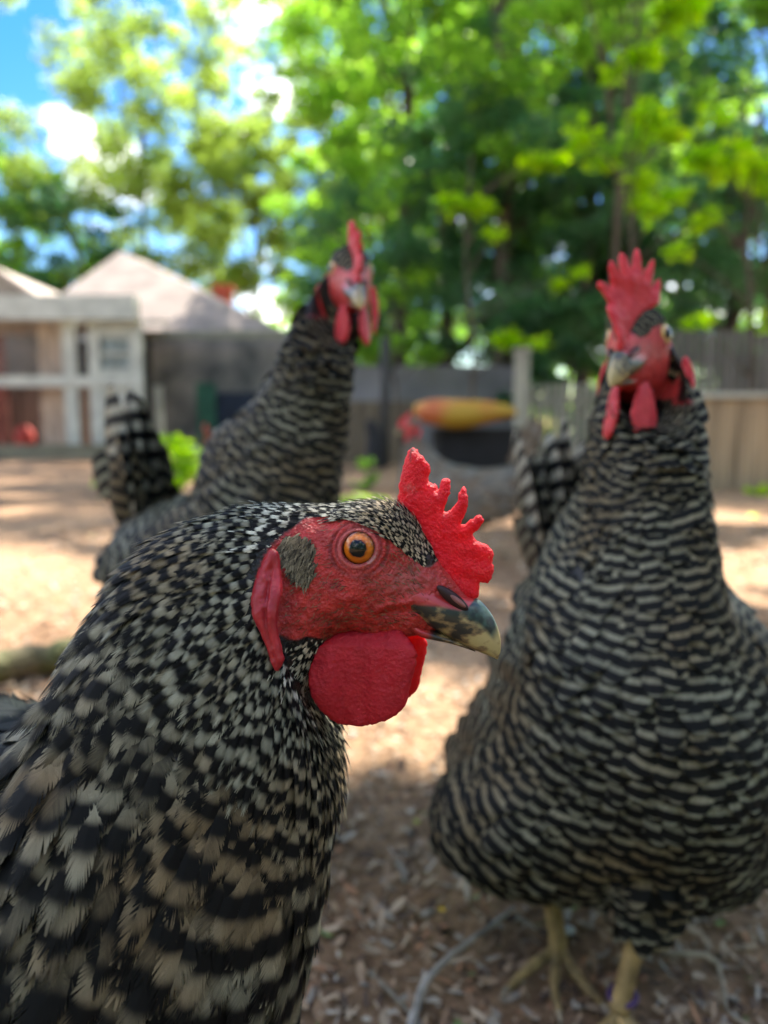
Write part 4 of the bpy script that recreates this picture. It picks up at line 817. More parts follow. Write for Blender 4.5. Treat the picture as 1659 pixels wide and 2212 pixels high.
LEAF = {'sunny': leaf_mat('sunny_leaves', (.20, .25, .05), (.44, .56, .08)), 'mid': leaf_mat('green_leaves', (.075, .14, .025), (.42, .70, .04), var=.4),
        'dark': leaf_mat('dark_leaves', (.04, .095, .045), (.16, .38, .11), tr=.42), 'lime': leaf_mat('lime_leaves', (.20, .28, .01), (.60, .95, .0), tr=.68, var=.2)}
BARK = simple('tree_bark', (.11, .085, .065), var=.4, scale=6, bump=.9, bscale=25, stretch=(1, 1, .2), dist=.03)
BARKP = simple('pale_tree_bark', (.30, .24, .19), var=.4, scale=6, bump=.9, bscale=25, stretch=(1, 1, .2), dist=.03)
def leaf_cloud(cl, n, size, asp=.62, droop=.3, holes=None, org=(0, 0, 0)):
    """n small bent leaves spread in clusters cl = [(centre, radius)...]"""
    cl_c = np.array([c for c, r in cl]); cl_r = np.array([r for c, r in cl]); w_ = cl_r ** 2; k = rng.choice(len(cl), n, p=w_ / w_.sum())
    d = nrm(rng.normal(0, 1, (n, 3))); rr = rng.random(n) ** .45; p = cl_c[k] + d * (cl_r[k] * rr)[:, None] * np.array([1, 1, .62])
    if holes:
        w = p + np.array(org); gx_ = w[:, 0] - SD[0] / SD[2] * w[:, 2]; gy_ = w[:, 1] - SD[1] / SD[2] * w[:, 2]; kp = np.ones(n, bool)
        for a0, b0, c0, d0 in holes: kp &= ((gx_ - a0) / c0) ** 2 + ((gy_ - b0) / d0) ** 2 > 1 + .5 * noise2(gx_ * 1.0, gy_, 9, 71)
        p, k = p[kp], k[kp]; n = len(p)
    a = nrm(rng.normal(0, 1, (n, 3)) * [1, 1, .5] + [0, 0, -droop]); up = nrm(np.cross(a, rng.normal(0, 1, (n, 3)) * [1, 1, .35] + 1e-6)); b = np.cross(a, up)
    s = size * rng.uniform(.6, 1.3, n); V = []
    for (t, x, z) in ((0, 0, 0), (.5, -1, .12), (.5, 1, .12), (1, 0, -.05)): V.append(p + a * (t * s)[:, None] + b * (x * s * asp * .5)[:, None] + up * (z * s)[:, None])
    V = np.stack(V, 1).reshape(-1, 3); rd = np.clip(rng.random(n) * .6 + .4 * rng.random(len(cl))[k], 0, 1); U = np.repeat(np.stack([rd, rd], 1), 4, 0)
    T = np.array([(0, 2, 1), (1, 2, 3)]); return V, (T[None] + (np.arange(n) * 4)[:, None, None]).reshape(-1, 3), U
def tree(label, x, y, h, cr, cz, n, size, mat, group='trees behind the yard', bark=None, clusters=40, trad=.16, lean=(0, 0), fill=1.0, low=-1.0, name='broadleaf_tree', crown_shape=1.0, limbs=8, asp=.62):
    root = empty(name, (x, y, 0)); tag(root, label, 'tree', group)
    m = MB(); top = np.array([lean[0], lean[1], h * .92]); tp = [np.array([0, 0, -.1]), np.array([lean[0] * .25, lean[1] * .2, h * .3]), np.array([lean[0] * .5 + .1, lean[1] * .5, h * .6]), top]
    q = smooth_poly(tp, 6, False); m.tube(q, np.linspace(trad, trad * .2, len(q)), 10)
    cl = []
    clusters = int(clusters * 2.2)
    for i in range(clusters):
        d = nrm(rng.normal(0, 1, 3)); rr = rng.random() ** .4; c = np.array([d[0] * cr, d[1] * cr, d[2] * (h - cz) * crown_shape]) * rr; c[2] = max(c[2] + cz, .6 if low < 0 else low); c[:2] += np.array(lean) * c[2] / h
        cl.append((c, cr * rng.uniform(.09, .20) * fill))
    for i in range(limbs):
        c = cl[i][0]; z0 = min(h * .85, max(h * .25, c[2] * .65)); a = np.array([lean[0] * z0 / h, lean[1] * z0 / h, z0]); m.tube(smooth_poly([a, (a + c) / 2 + [0, 0, .15 * cr], c], 4, False), np.linspace(trad * .4, trad * .08, 9), 6)
    m.build('trunk', bark or BARK, root, True)
    V, T, U = leaf_cloud(cl, n, size, asp); link('crown', mkmesh('crown', V, T, False, uv=U, uv2=U), LEAF[mat], root); return root
def wx(px, y): return (px - 829.5) / F * y
def wz(py, y): return .43 + (929 - py) / F * y * 1.0
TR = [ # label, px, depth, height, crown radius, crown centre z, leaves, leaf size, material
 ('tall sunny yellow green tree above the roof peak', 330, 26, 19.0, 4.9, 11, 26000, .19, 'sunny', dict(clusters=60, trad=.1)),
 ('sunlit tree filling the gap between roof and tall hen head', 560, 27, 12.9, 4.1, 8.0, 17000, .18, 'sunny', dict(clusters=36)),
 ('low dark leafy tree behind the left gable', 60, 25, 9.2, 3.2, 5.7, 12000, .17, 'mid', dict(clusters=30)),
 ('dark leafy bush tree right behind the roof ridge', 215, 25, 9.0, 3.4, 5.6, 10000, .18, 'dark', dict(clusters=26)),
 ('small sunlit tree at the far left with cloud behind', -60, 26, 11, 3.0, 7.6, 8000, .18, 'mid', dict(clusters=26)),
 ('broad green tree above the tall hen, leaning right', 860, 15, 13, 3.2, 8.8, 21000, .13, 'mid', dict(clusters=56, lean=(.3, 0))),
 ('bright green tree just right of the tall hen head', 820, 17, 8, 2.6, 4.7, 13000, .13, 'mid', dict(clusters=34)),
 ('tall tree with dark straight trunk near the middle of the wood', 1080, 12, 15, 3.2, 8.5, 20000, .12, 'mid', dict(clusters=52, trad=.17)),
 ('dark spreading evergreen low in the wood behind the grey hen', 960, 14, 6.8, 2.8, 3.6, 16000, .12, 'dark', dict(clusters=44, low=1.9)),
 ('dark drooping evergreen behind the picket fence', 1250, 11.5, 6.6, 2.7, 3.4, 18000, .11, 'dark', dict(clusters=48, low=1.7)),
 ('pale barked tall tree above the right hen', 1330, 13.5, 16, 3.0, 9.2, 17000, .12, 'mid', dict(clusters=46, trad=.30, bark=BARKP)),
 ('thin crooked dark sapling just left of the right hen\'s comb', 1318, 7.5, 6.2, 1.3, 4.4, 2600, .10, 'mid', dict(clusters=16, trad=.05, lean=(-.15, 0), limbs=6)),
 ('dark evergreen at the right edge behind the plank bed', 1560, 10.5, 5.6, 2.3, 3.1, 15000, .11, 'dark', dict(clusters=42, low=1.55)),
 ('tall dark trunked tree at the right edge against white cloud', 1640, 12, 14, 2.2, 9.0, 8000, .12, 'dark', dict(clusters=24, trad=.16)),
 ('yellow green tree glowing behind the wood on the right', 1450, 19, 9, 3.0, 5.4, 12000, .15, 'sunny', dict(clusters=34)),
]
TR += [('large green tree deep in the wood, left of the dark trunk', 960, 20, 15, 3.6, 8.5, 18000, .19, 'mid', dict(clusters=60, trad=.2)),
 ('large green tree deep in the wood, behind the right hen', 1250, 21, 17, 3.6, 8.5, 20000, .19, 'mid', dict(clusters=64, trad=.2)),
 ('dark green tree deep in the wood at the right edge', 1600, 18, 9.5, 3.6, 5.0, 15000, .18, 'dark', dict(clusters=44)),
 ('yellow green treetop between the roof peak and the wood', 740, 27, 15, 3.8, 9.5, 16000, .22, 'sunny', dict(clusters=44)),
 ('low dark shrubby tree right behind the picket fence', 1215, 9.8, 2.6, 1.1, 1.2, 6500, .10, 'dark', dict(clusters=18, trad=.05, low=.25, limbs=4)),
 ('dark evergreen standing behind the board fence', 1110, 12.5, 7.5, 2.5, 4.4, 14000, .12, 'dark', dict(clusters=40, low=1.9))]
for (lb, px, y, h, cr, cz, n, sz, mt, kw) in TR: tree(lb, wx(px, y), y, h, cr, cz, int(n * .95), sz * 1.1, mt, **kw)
fw_cl = [(np.array([rng.uniform(-24, 26), rng.uniform(29, 34), rng.uniform(.4, 5.4)]), rng.uniform(.9, 1.6)) for _ in range(190)]
V, T, U = leaf_cloud(fw_cl, 26000, .34, .8); o = link('far_woods', mkmesh('far_woods', V, T, False, uv=U, uv2=U), LEAF['mid']); o['kind'] = 'stuff'
# near branches with sunlit lime leaves hanging into the right side of the view
def sapling(label, px, y, spots, size, n_each, mat='lime', trad=.03, stem=None):
    x0 = wx(px, y); n_each = int(n_each * 1.5); size *= 1.25; root = empty('sapling', (x0, y, 0)); tag(root, label, 'sapling', 'lime leaved saplings in the wood'); m = MB(); cl = []
    C_ = [np.array([wx(a, y + dy) - x0, dy, wz(b, y + dy)]) for a, b, r_, dy in spots]; zt = max(c[2] for c in C_)
    q = smooth_poly([(0, 0, -.05), (.05, 0, zt * .35), (-.05, .03, zt * .7), (0, 0, zt * 1.02)], 6, False); m.tube(q, np.linspace(trad, trad * .3, len(q)), 8)
    for c, (a, b, r_, dy) in zip(C_, spots):
        z0 = max(.3, c[2] - .45); m.tube(smooth_poly([(0, 0, z0), c * [.5, .5, 0] + [0, 0, (z0 + c[2]) / 2 + .05], c], 4, False), np.linspace(trad * .4, trad * .12, 9), 6); cl.append((c, r_ * 1.2))
    m.build('trunk', BARK, root, True); V, T, U = leaf_cloud(cl, n_each * len(cl), size, .7); link('crown', mkmesh('crown', V, T, False, uv=U, uv2=U), LEAF[mat], root)
sapling('lime leaved sapling above the right hen with the highest glowing sprays', 1345, 6.8, [(1430, 70, .22, 0), (1400, 110, .14, .1), (1350, 175, .12, 0), (1300, 205, .10, .1), (1370, 290, .16, 0), (1345, 330, .12, .2), (1230, 335, .13, 0), (1280, 385, .10, .1), (1420, 325, .10, 0), (1355, 420, .10, 0), (1390, 470, .12, 0), (1350, 455, .08, 0)], .10, 34)
sapling('lime leaved sapling at the right edge with broad glowing sprays', 1600, 6.2, [(1540, 380, .20, 0), (1610, 400, .18, .1), (1480, 370, .13, 0), (1510, 290, .10, 0), (1420, 450, .12, 0), (1500, 490, .10, 0), (1640, 430, .14, 0), (1440, 560, .09, 0), (1620, 705, .09, 0), (1480, 700, .08, 0)], .09, 36)
sapling('lime leaved sapling left of the wood, two glowing sprays low down', 1010, 8.5, [(970, 460, .13, 0), (1030, 465, .13, 0), (1060, 525, .09, 0), (1140, 380, .09, 0), (1180, 378, .09, 0), (1090, 735, .14, .2), (1150, 745, .10, 0), (1245, 600, .07, 0), (1200, 625, .07, 0)], .11, 30)
sapling('lime leaved sapling above the dark post, sprays over the board fence', 850, 9.5, [(800, 755, .16, 0), (870, 745, .14, .2), (770, 735, .12, 0), (930, 770, .14, 0), (905, 700, .13, 0), (840, 640, .12, 0)], .12, 40, mat='mid')
# shade tree: out of view, crown shaped in the sun's path to shade the hens
def shade_tree():
    root = empty('shade_tree', (4.2, 1.2, 0)); tag(root, 'unseen shade tree, crown shaped to shade the hens and dapple the soil', 'tree', 'trees behind the yard')
    m = MB(); m.tube(smooth_poly([(0, 0, -.1), (-.1, 0, 2), (-.4, .3, 4), (-.8, .8, 6.2)], 6, False), np.linspace(.26, .1, 19), 12); cl = []

    def over(x, y, r): t_ = rng.uniform(5.4, 7.2); cl.append((np.array([x, y, 0]) + SD * t_ / SD[2] - [4.2, 1.2, 0], r))
    # crown in the sun's path: closed over the hens, broken further out
    lit = [(.0, 1.02, .26, .20), (-.9, 1.9, .5, .28), (.75, 1.75, .3, .25), (-.35, 3.1, .7, .35), (1.6, 2.2, .45, .4)]
    for k in range(330):
        x, y = rng.uniform(-3.8, 4.2), rng.uniform(-2.6, 6.5); r = rng.uniform(.20, .34)
        if any(((x - a) / (c + r * .6)) ** 2 + ((y - b) / (d + r * .6)) ** 2 < 1 for a, b, c, d in lit): continue
        near_ = ((x - .15) / 1.1) ** 2 + ((y - .15) / .8) ** 2 < 1
        if not near_ and noise2(np.array([x + 9]), np.array([y + 9]), 1.5, 61)[0] < (-.12 if x < .2 else -.2): continue
        over(x, y, r)
    for k in range(90):
        x, y = rng.uniform(-.9, 1.15), rng.uniform(-.75, .72); over(x, y, rng.uniform(.2, .32))
    for k in range(9): over(rng.uniform(.1, .55), rng.uniform(2.1, 2.5), rng.uniform(.15, .22))
    for i in range(0, len(cl), 9):
        c = cl[i][0]; a = np.array([-.4, .3, 4.2]); m.tube(smooth_poly([a, (a + c) / 2 + [0, 0, .4], c], 4, False), np.linspace(.07, .012, 9), 6)
    m.build('trunk', BARK, root, True); V, T, U = leaf_cloud(cl, 46000, .12, .7, holes=lit + [(-.088, .03, .125, .17)], org=(4.2, 1.2, 0)); link('crown', mkmesh('crown', V, T, False, uv=U, uv2=U), LEAF['mid'], root)  # gaps cut in the crown to aim sun at comb and soil
shade_tree()
# unseen leaf mass added behind the lens: blocks light to keep the shade dark
bk = [(np.array([rng.uniform(-13, 12), rng.uniform(-9, -3.5), rng.uniform(.3, 5.2)]), rng.uniform(.8, 1.4)) for _ in range(95)] + [(np.array([rng.uniform(6, 9), rng.uniform(-4, 5), rng.uniform(.3, 6)]), rng.uniform(.7, 1.2)) for _ in range(50)]
V, T, U = leaf_cloud(bk, 12000, .42, .8); o = link('wood_light_block', mkmesh('wood_light_block', V, T, False, uv=U, uv2=U), LEAF['dark']); o['kind'] = 'stuff'
# ------------------------------------------------------------ buildings and fences
def bx(m, px0, px1, py0, py1, y, t=.05, dy=0):
    """a board standing at depth y between photo pixels, thickness t"""
    x0, x1, z0, z1 = wx(px0, y), wx(px1, y), wz(py1, y), wz(py0, y); m.box(((x0 + x1) / 2, y + dy, (z0 + z1) / 2), (abs(x1 - x0), t, abs(z1 - z0)))
PAINT = simple('weathered_white_paint', (.40, .42, .37), var=.2, scale=5, bump=.2, rough=.6)
TIMBER = simple('old_timber', (.42, .32, .24), var=.35, scale=5, stretch=(6, 6, .6))
GREYW = simple('grey_fence_boards', (.38, .35, .28), var=.35, scale=4, stretch=(6, 6, .4), bump=.4, bscale=20)
TANW = simple('tan_fence_boards', (.36, .28, .18), var=.4, scale=3, stretch=(7, 7, .4), bump=.4, bscale=20)
DARKM = simple('dark_post', (.05, .05, .05), var=.3)
# house with a hipped roof
y0 = 16.0
hb = empty('house', (wx(280, y0), y0, 0)); tag(hb, 'pale house with a low hipped shingle roof behind the hen run', 'house')
def wpt(px, py, y): return np.array([wx(px, y), y, wz(py, y)])
base_h = np.array([wx(280, y0), y0, 0])
ROOF = simple('pale_shingles', (.25, .205, .18), var=.3, scale=2.2, rough=.9, bump=.3, bscale=12)
yf, yb = 13.5, 19.5; ex0, ex1 = wx(40, yf), wx(620, yf); ez = wz(722, yf); r1 = np.array([wx(278, 16.5), 16.5, wz(560, 16.5)]); r2 = r1 + [.3, 1.0, 0]
m = MB(); A = [(ex0, yf, ez), (ex1, yf, ez), (ex1, yb, ez), (ex0, yb, ez)]; th = .12
for sgn in (0,):
    V = [*A, *[(a[0], a[1], a[2] - th) for a in A], tuple(r1), tuple(r2)]
    m.add(V, [(1, 2, 9, 8), (3, 0, 8, 9), (0, 4, 5, 1), (1, 5, 6, 2), (2, 6, 7, 3), (3, 7, 4, 0), (4, 7, 6, 5)], [(0, 1, 8), (2, 3, 9)])
m.build('roof', ROOF, hb, base=base_h)
m = MB(); m.box(((ex0 + ex1) / 2 + .1, yf - .04, ez - .12), (ex1 - ex0 + .2, .05, .13)); m.build('gutter', simple('gutter_white', (.55, .55, .5)), hb, base=base_h)
m = MB(); m.box(((ex0 + ex1) / 2, (yf + yb) / 2 + .2, (ez - .13) / 2), (ex1 - ex0 - .8, yb - yf - .9, ez - .13)); m.build('wall', simple('house_wall', (.16, .16, .16), var=.4, scale=1.5), hb, base=base_h)
m = MB(); bx(m, 478, 502, 745, 830, yf + .2, .06); m.build('door_frame', PAINT, hb, base=base_h)
m = MB(); bx(m, 345, 470, 748, 845, yf + .2, .05); w_ = m.build('window', simple('dark_window_glass', (.05, .055, .06), rough=.15, spec=.6, var=.5, scale=2), hb, base=base_h)
m = MB(); bx(m, 340, 348, 742, 850, yf + .15, .06); bx(m, 470, 476, 742, 850, yf + .15, .06); bx(m, 348, 470, 842, 850, yf + .15, .06); m.build('frame', simple('dark_frame', (.07, .07, .07)), w_, base=base_h)
m = MB(); vc = wpt(493, 650, 15.2); m.box(vc - [0, 0, .15], (.32, .32, .55)); m.box(vc + [0, 0, .15], (.42, .42, .08)); m.build('chimney', simple('red_vent', (.55, .10, .05)), hb, base=base_h)
# gabled shed at the far left
ys = 12.6; sb = np.array([wx(0, ys), ys, 0]); sh = empty('shed', sb); tag(sh, 'grey gabled shed cut off by the left edge', 'shed')
pk, e1, e0 = wpt(12, 588, ys), wpt(112, 655, ys), wpt(-95, 655, ys); m = MB(); dv = np.array([0, 2.4, 0])
for a, b in ((pk, e1), (pk, e0)):
    up = np.array([0, 0, .09]); m.add([a, b, b + dv, a + dv, a - up, b - up, b + dv - up, a + dv - up], [(0, 1, 2, 3), (7, 6, 5, 4), (0, 4, 5, 1), (1, 5, 6, 2), (2, 6, 7, 3), (3, 7, 4, 0)])
m.build('roof', simple('shed_shingles', (.36, .30, .26), var=.3, scale=6), sh, base=sb)
m = MB(); q = .12; P0 = [e0 + [.15, q, -.05], e1 + [-.15, q, -.05], pk + [0, q, -.1]]
g0 = [np.array([e0[0] + .15, ys + q, 0]), np.array([e1[0] - .15, ys + q, 0])]
V = [g0[0], g0[1], P0[1], P0[2], P0[0]]; V += [np.array(v) + [0, 2.1, 0] for v in V]
m.add(V, [(0, 1, 6, 5), (1, 2, 7, 6), (2, 3, 8, 7), (3, 4, 9, 8), (4, 0, 5, 9), (0, 1, 2, 4), (5, 6, 7, 9)], [(2, 3, 4), (7, 8, 9)]); m.build('wall', simple('shed_wall', (.20, .18, .15), var=.3, scale=3), sh, base=sb)
# hen run: white timber frame with mesh
yr = 10.6; rb = np.array([wx(150, yr), yr, 0]); run = empty('chicken_run', rb); tag(run, 'white timber framed hen run with wire mesh, in front of the house', 'hen run')
m = MB(); bx(m, -120, 310, 650, 700, yr - .15, .20); m.build('rail', PAINT, run, base=rb); m = MB(); bx(m, -120, 318, 815, 838, yr, .09); m.build('rail', PAINT, run, base=rb)
for (a, b, c_) in ((205, 228, 'w'), (292, 318, 'w'), (100, 150, 't'), (-70, -40, 'w'), (150, 178, 'w')):
    m = MB(); bx(m, a, b, 700, 985, yr + (.02 if c_ == 'w' else .35), .08); m.build('post', PAINT if c_ == 'w' else TIMBER, run, base=rb)
m = MB(); bx(m, -120, 320, 960, 1000, yr - .03, .12); m.build('sill_board', simple('mossy_sill', (.17, .16, .11), var=.3), run, base=rb)
m = MB(); bx(m, 228, 292, 705, 735, yr + .01, .03); bx(m, 228, 292, 800, 985, yr + .01, .03); bx(m, 228, 292, 765, 772, yr + .01, .03); pn = m.build('panel', PAINT, run, base=rb)
m = MB(); bx(m, 229, 291, 736, 799, yr + .06, .02); m.build('pane', simple('grey_pane', (.22, .26, .26), rough=.2, spec=.5, var=.5, scale=6), pn, base=rb)
m = MB(); bx(m, -120, 205, 700, 730, yr + .9, .05); bx(m, -120, 205, 838, 990, yr + 1.7, .04); m.build('back_wall', simple('coop_back_boards', (.26, .20, .16), var=.45, scale=3, stretch=(8, 8, .3)), run, base=rb)
m = MB(); bx(m, -120, 26, 720, 985, yr + 1.2, .05); m.build('door', simple('red_brown_door', (.16, .05, .035), var=.3), run, base=rb)
m = MB()
for i in range(46):
    xx = wx(-115 + i * 7.2, yr); m.box((xx, yr + .05, (wz(838, yr) + wz(700, yr)) / 2), (.004, .004, wz(700, yr) - wz(838, yr)))
for i in range(13): m.box(((wx(-120, yr) + wx(205, yr)) / 2, yr + .055, wz(836 - i * 10.5, yr)), (wx(205, yr) - wx(-120, yr), .004, .004))
m.build('wire_mesh', simple('galvanised_wire', (.35, .35, .34), rough=.4), run, base=rb)
m = MB(); ra, rb_ = wpt(-120, 690, yr + .1), wpt(300, 700, yr + .1)
m.add([ra, rb_, rb_ + [0, 1.9, .28], ra + [0, 1.9, .28], ra - [0, 0, .05], rb_ - [0, 0, .05], rb_ + [0, 1.9, .23], ra + [0, 1.9, .23]], [(0, 1, 2, 3), (7, 6, 5, 4), (0, 4, 5, 1), (1, 5, 6, 2), (2, 6, 7, 3), (3, 7, 4, 0)]); m.build('roof', simple('run_roof', (.4, .38, .34), var=.2), run, base=rb)
# feeder and small things by the run
def bucket(label, px, py, y, r, h, col, col2, cat='feeder', name='poultry_feeder'):
    b = np.array([wx(px, y), y, 0.0]); o = empty(name, b); tag(o, label, cat)
    m = MB(); m.tube([(0, 0, .04), (0, 0, .07), (0, 0, .085)], [r * 1.25, r * 1.25, r * 1.1], 20); m.tube([(0, 0, .0), (0, 0, .045)], [r * 1.3, r * 1.3], 20); m.build('base', simple(name + '_base', col), o, True)
    m = MB(); m.tube([(0, 0, .085), (0, 0, h * .8), (0, 0, h)], [r, r * .9, r * .35], 20); m.build('jar', simple(name + '_jar', col2), o, True)
bucket('blue based poultry drinker with a red jar inside the run', 58, 930, 11.6, .16, .5, (.02, .06, .42), (.35, .05, .04))
bucket('pink round dish with a low lid by the foot of the run', 180, 945, 10.9, .15, .22, (.55, .12, .14), (.6, .15, .16), 'dish', 'feed_dish')
# side of the house: dark covered area with posts
cb = np.array([wx(430, 12.4), 12.4, 0]); cv = empty('lean_to', cb); tag(cv, 'dark open lean-to with a pale post right of the white run', 'lean-to')
m = MB(); bx(m, 318, 335, 735, 985, 12.2, .1); m.build('post', DARKM, cv, base=cb)
m = MB(); bx(m, 340, 356, 835, 975, 12.0, .08); m.build('post', PAINT, cv, base=cb)
m = MB(); bx(m, 318, 640, 722, 738, 12.2, .12); m.build('beam', simple('beam_olive', (.22, .22, .16)), cv, base=cb)
m = MB(); bx(m, 335, 640, 738, 985, 13.0, .06); m.build('back_wall', simple('mottled_siding', (.20, .185, .16), var=.45, scale=1.8, col2=(.07, .075, .07)), cv, base=cb)  # mottled dark grey siding, same tone range all over
m = MB(); bx(m, 430, 470, 830, 985, 12.5, .06); m.build('door', simple('green_door', (.03, .11, .07), var=.3), cv, base=cb)
m = MB(); bx(m, 470, 560, 850, 985, 12.6, .06); m.build('panel', simple('navy_panel', (.02, .03, .05), var=.3), cv, base=cb)
# board fence and wall across the middle
def fence(label, px0, px1, pyt, pyb, y, n, mat, post=None, gap=.12, cap=False, name='board_fence', tvar=0, th=.03, base_z=0.0, railmat=None):
    b = np.array([wx((px0 + px1) / 2, y), y, 0.0]); o = empty(name, b); tag(o, label, 'fence')
    x0, x1 = wx(px0, y), wx(px1, y); w_ = (x1 - x0) / n; z1 = wz(pyt, y); m = MB()
    for i in range(n):
        zt = z1 + rng.uniform(-tvar, tvar); m.box((x0 + (i + .5) * w_, y + rng.uniform(-.004, .004), (zt + base_z) / 2), (w_ * (1 - gap), th, zt - base_z))
    m.build('boards', mat, o, base=b)
    for z in (z1 * .25, z1 * .8):
        m = MB(); m.box(((x0 + x1) / 2, y + th * .5 + .03, z), (x1 - x0, .04, .09)); m.build('rail', railmat or mat, o, base=b)
    if post:
        for p_ in post:
            m = MB(); m.box((wx(p_, y), y - .06, (wz(pyt - 10, y)) / 2), (.12, .12, wz(pyt - 10, y))); m.build('post', mat, o, base=b)
    return o
fence('old brown board fence low behind the dark post', 735, 905, 868, 1010, 9.0, 12, simple('brown_boards', (.14, .11, .075), var=.45, scale=3, stretch=(6, 6, .4)), gap=.04)
wl = MB(); bx(wl, 700, 1125, 795, 872, 10.2, .12); bx(wl, 700, 1125, 872, 1010, 10.25, .1); w_ = wl.build('garden_wall', simple('grey_render', (.20, .20, .21), var=.25, scale=1.5), None, base=(wx(900, 10.2), 10.2, 0)); w_.location = (wx(900, 10.2), 10.2, 0); tag(w_, 'grey rendered wall running behind the yellow kayak', 'wall')
m = MB(); m.tube([(0, 0, 0), (0, 0, 1.0), (0, 0, wz(735, 8.4))], .05, 10); p_ = m.build('fence_post', DARKM, None, True); p_.location = (wx(832, 8.4), 8.4, 0); tag(p_, 'dark round post standing left of the yellow kayak', 'post')
fence('grey picket fence behind the right hen\'s tail', 1130, 1310, 832, 1000, 8.6, 11, GREYW, gap=.34, name='picket_fence', tvar=.015)
m = MB(); m.box((0, 0, wz(765, 8.4) / 2), (.15, .15, wz(765, 8.4))); m.box((0, 0, wz(765, 8.4) + .02), (.19, .19, .04)); p_ = m.build('gate_post', GREYW, None); p_.location = (wx(1122, 8.4), 8.4, 0); tag(p_, 'tall weathered square post at the left end of the picket fence', 'post')
fence('tall grey vertical board fence beyond the plank bed', 1440, 1720, 722, 1000, 8.0, 17, simple('slat_grey', (.16, .15, .14), var=.4, scale=3, stretch=(6, 6, .4)), gap=.30, name='slat_fence')
# raised bed of tan planks
yb_ = 5.1; bb = np.array([wx(1600, yb_), yb_, 0]); bed = empty('raised_bed', bb); tag(bed, 'raised bed walled with tan upright planks at the right edge', 'raised bed')
z1 = wz(862, yb_); x0, x1 = wx(1505, yb_), wx(1800, yb_); n_ = 11; 
for i in range(n_):
    m = MB(); m.box((x0 + (i + .5) * (x1 - x0) / n_, yb_ + rng.uniform(-.005, .005), z1 / 2), ((x1 - x0) / n_ * .95, .04, z1 * rng.uniform(.985, 1))); m.build('plank', TANW, bed, base=bb)
m = MB(); m.box(((x0 + x1) / 2, yb_ + .01, z1 + .02), (x1 - x0 + .04, .14, .035)); m.build('cap_rail', PAINT, bed, base=bb)
m = MB(); m.box(((x0 + x1) / 2, yb_ + .42, z1 * .46), (x1 - x0 - .06, .74, z1 * .92)); m.build('soil', simple('bed_soil', (.08, .06, .04)), bed, base=bb)
# kayak upside down over a dark trestle box
yk = 6.6; kb = np.array([wx(1000, yk), yk, 0]); 
m = MB(); L_ = 1.05; pts, rad = [], []
xa, xb, zc = wx(893, yk), wx(1112, yk), wz(895, yk); hh = (wz(856, yk) - wz(934, yk)) / 2
V = []; ns, nk = 26, 24
for i in range(ns):
    t = i / (ns - 1); prof = (math.sin(math.pi * (0.03 + .94 * t)) ** .5) * (1.12 - .45 * t); 
    for k_ in range(nk):
        a = 2 * math.pi * k_ / nk; V.append((xa + (xb - xa) * t, yk + .17 * prof * math.cos(a), zc + hh * prof * math.sin(a) * (.95 if math.sin(a) > 0 else .8) + .015 * math.cos(t * 7)))
Q = [(i * nk + k_, (i + 1) * nk + k_, (i + 1) * nk + (k_ + 1) % nk, i * nk + (k_ + 1) % nk) for i in range(ns - 1) for k_ in range(nk)]
m.add(V, Q); 
def kayak_mat():
    m_, t, b = new_mat('yellow_orange_plastic'); l = t.links.new; tc = nd(t, 'ShaderNodeTexCoord'); n = nd(t, 'ShaderNodeTexNoise'); n.inputs['Scale'].default_value = 2.6; l(tc.outputs['Object'], n.inputs['Vector'])
    r = nd(t, 'ShaderNodeValToRGB'); e = r.color_ramp.elements; e[0].position = .42; e[0].color = (.42, .25, .02, 1); e[1].position = .62; e[1].color = (.46, .11, .03, 1); l(n.outputs[0], r.inputs[0]); l(r.outputs[0], b.inputs['Base Color']); b.inputs['Roughness'].default_value = .6; return m_
ko = m.build('kayak', kayak_mat(), None, True, base=kb); ko.location = kb; tag(ko, 'yellow and orange kayak lying upturned on a dark stand', 'kayak')
kb2 = np.array([wx(1022, 7.0), 7.0, 0]); st_ = empty('stand', kb2); tag(st_, 'black boxed stand under the yellow kayak', 'stand'); m = MB(); zz = wz(926, 7.0); m.box((0, 0, zz / 2), (.70, .5, zz)); m.build('cover', simple('black_stand_box', (.012, .012, .014), rough=.6), st_)  # plain black box filling the space under the kayak
for s_ in (-1, 1):
    m = MB(); m.box((s_ * .39, 0, zz / 2), (.06, .5, zz)); m.build('leg', DARKM, st_)
m = MB(); q = [(0, 0, 0), (.02, 0, .25), (-.02, 0, .45), (-.08, 0, .52)]; m.tube(smooth_poly(q, 4, False), np.linspace(.13, .05, 13), 12); bn = m.build('folded_umbrella', simple('black_cloth', (.02, .02, .022), var=.4, scale=20), None, True); bn.location = (wx(808, 8.1), 8.1, 0); tag(bn, 'black folded cover slumped against the brown fence, left of the kayak', 'cover')
# plants
def plant(label, px, py, y, spots, size, n, mat='lime', name='leafy_plant'):
    b = np.array([wx(px, y), y, 0.0]); o = empty(name, b); tag(o, label, 'plant', 'leafy weeds in the yard'); m = MB(); cl = []
    for a, c, r_ in spots:
        e_ = np.array([wx(a, y) - b[0], 0, max(.03, wz(c, y))]); m.tube(smooth_poly([(0, 0, 0), e_ * [.4, 0, .6], e_], 4, False), np.linspace(.008, .003, 9), 6); cl.append((e_, r_))
    m.build('stem', simple('green_stem', (.12, .2, .05)), o, True); V, T, U = leaf_cloud(cl, n, size, .75); link('leaves', mkmesh('leaves', V, T, False, uv=U, uv2=U), LEAF[mat], o)
plant('tall bright lime weed between the two tails of the left hen and the run', 380, 1040, 4.6, [(370, 950, .09), (400, 975, .10), (360, 990, .09), (410, 1010, .09), (385, 1035, .08)], .085, 170)
plant('small green weed in front of the black cover', 795, 1045, 5.0, [(795, 1000, .05), (800, 1030, .05), (785, 1050, .05)], .06, 50, 'mid')
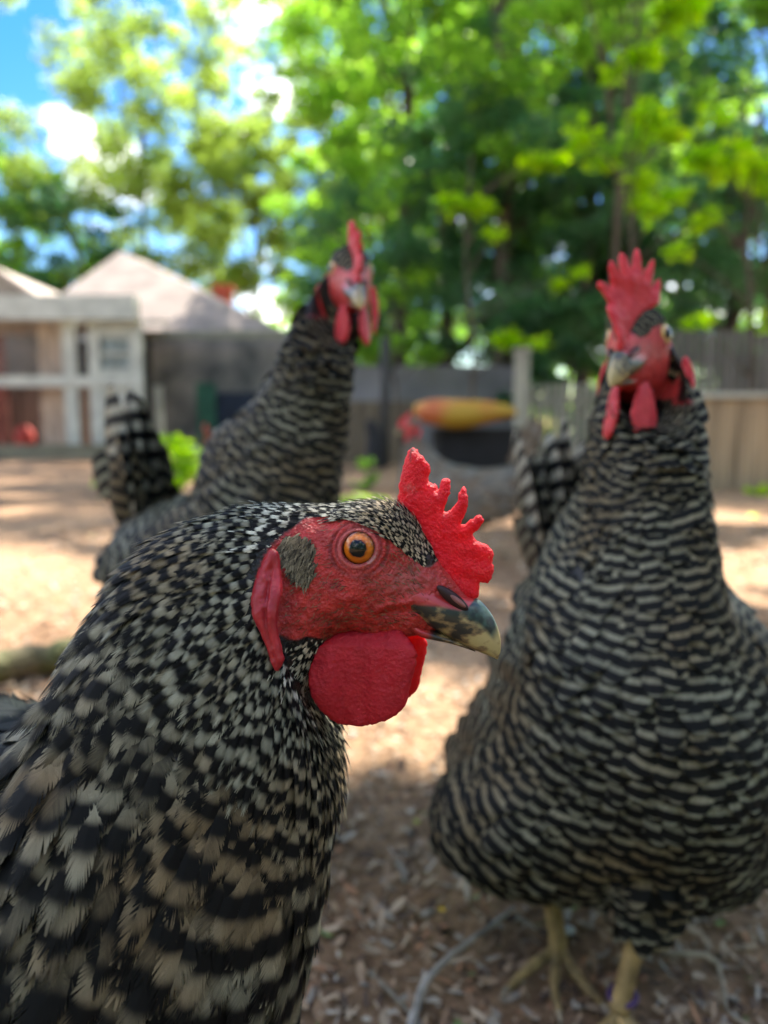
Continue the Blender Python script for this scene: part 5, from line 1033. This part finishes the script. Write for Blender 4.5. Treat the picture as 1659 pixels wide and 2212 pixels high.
plant('low grassy weed on the soil behind the near hen\'s comb', 790, 1080, 3.6, [(770, 1078, .05), (815, 1080, .05), (740, 1078, .04)], .05, 60, 'mid')
plant('small pale weed at the left of the barred tail', 215, 1060, 4.4, [(215, 1035, .05), (225, 1010, .04)], .05, 50, 'mid')
plant('low grass tuft at the foot of the plank bed', 1640, 1075, 4.6, [(1650, 1070, .05), (1620, 1085, .04)], .05, 50, 'lime')

# ------------------------------------------------------------ the farther hens
def far_hen(label, px, y, scale, yaw, mat, hx, hzt, headyaw, name='grey_hen', comb='comb_soft', tall=1.0, tailel=70):
    b = np.array([wx(px, y), y]); f = np.array([math.sin(yaw), math.cos(yaw), 0]); k = scale
    hp_ = np.array([b[0], b[1], 0]) + f * hx * k + np.array([0, 0, hzt * k]); fw_ = turn(f, headyaw); M_ = headmat(hp_, fw_, R(10), 0, k * .95)
    d_ = hzt - .40
    st_ = [((.095, .372 + d_), (.135, .335 + d_), .022, 0), ((.075, .345 + d_), (.140, .300 + d_), .028, 0), ((.055, .325 + d_ * .6), (.145, .268 + d_ * .6), .034, 0), ((.03, .305 + d_ * .3), (.148, .238 + d_ * .3), .042, 0), ((-.0, .290), (.145, .205), .056, 0),
          ((-.035, .280), (.130, .165), .072, 0), ((-.075, .272), (.095, .125), .084, 0), ((-.115, .270), (.04, .100), .090, 0), ((-.15, .272), (-.02, .092), .088, 0), ((-.18, .278), (-.08, .10), .078, 0), ((-.205, .284), (-.135, .13), .06, 0), ((-.222, .286), (-.18, .18), .04, 0), ((-.232, .284), (-.21, .23), .02, 0), ((-.236, .28), (-.23, .265), .008, 0)]
    st_ = [(tuple(np.array(a) * k), tuple(np.array(c) * k), w_ * k, q_) for a, c, w_, q_ in st_]
    lg = stand(b, f, .028 * k, .12 * k)
    return mk_hen(label, b, yaw, M_, st_, [.005, .006, .009, .014, .018, .02, .022, .026], [.004, .005, .009, .014, .02, .022, .024, .03], None, mat=mat, tailmat=mat, comb=COMB_A, tail=(-.20 * k, .285 * k, 0, .15 * k, 12, R(-16), R(16), R(tailel), R(tailel - 16), .04, .05), legs=lg, wing=(.05 * k, -.15 * k, .16 * k, .25 * k), name=name, detail=0)
far_hen('plain grey hen standing in profile behind the near hen\'s comb', 968, 2.4, 1.10, R(-78), 'grey_feather', .11, .408, R(6))
far_hen('second grey hen, only its head and neck showing past the first one\'s tail', 1190, 3.2, 1.0, R(-72), 'grey_feather', .12, .37, R(0))
far_hen('rusty brown hen by the green door, half hidden by the tall hen', 470, 7.6, 1.15, R(-60), 'brown_feather', .12, .40, R(0), name='brown_hen')
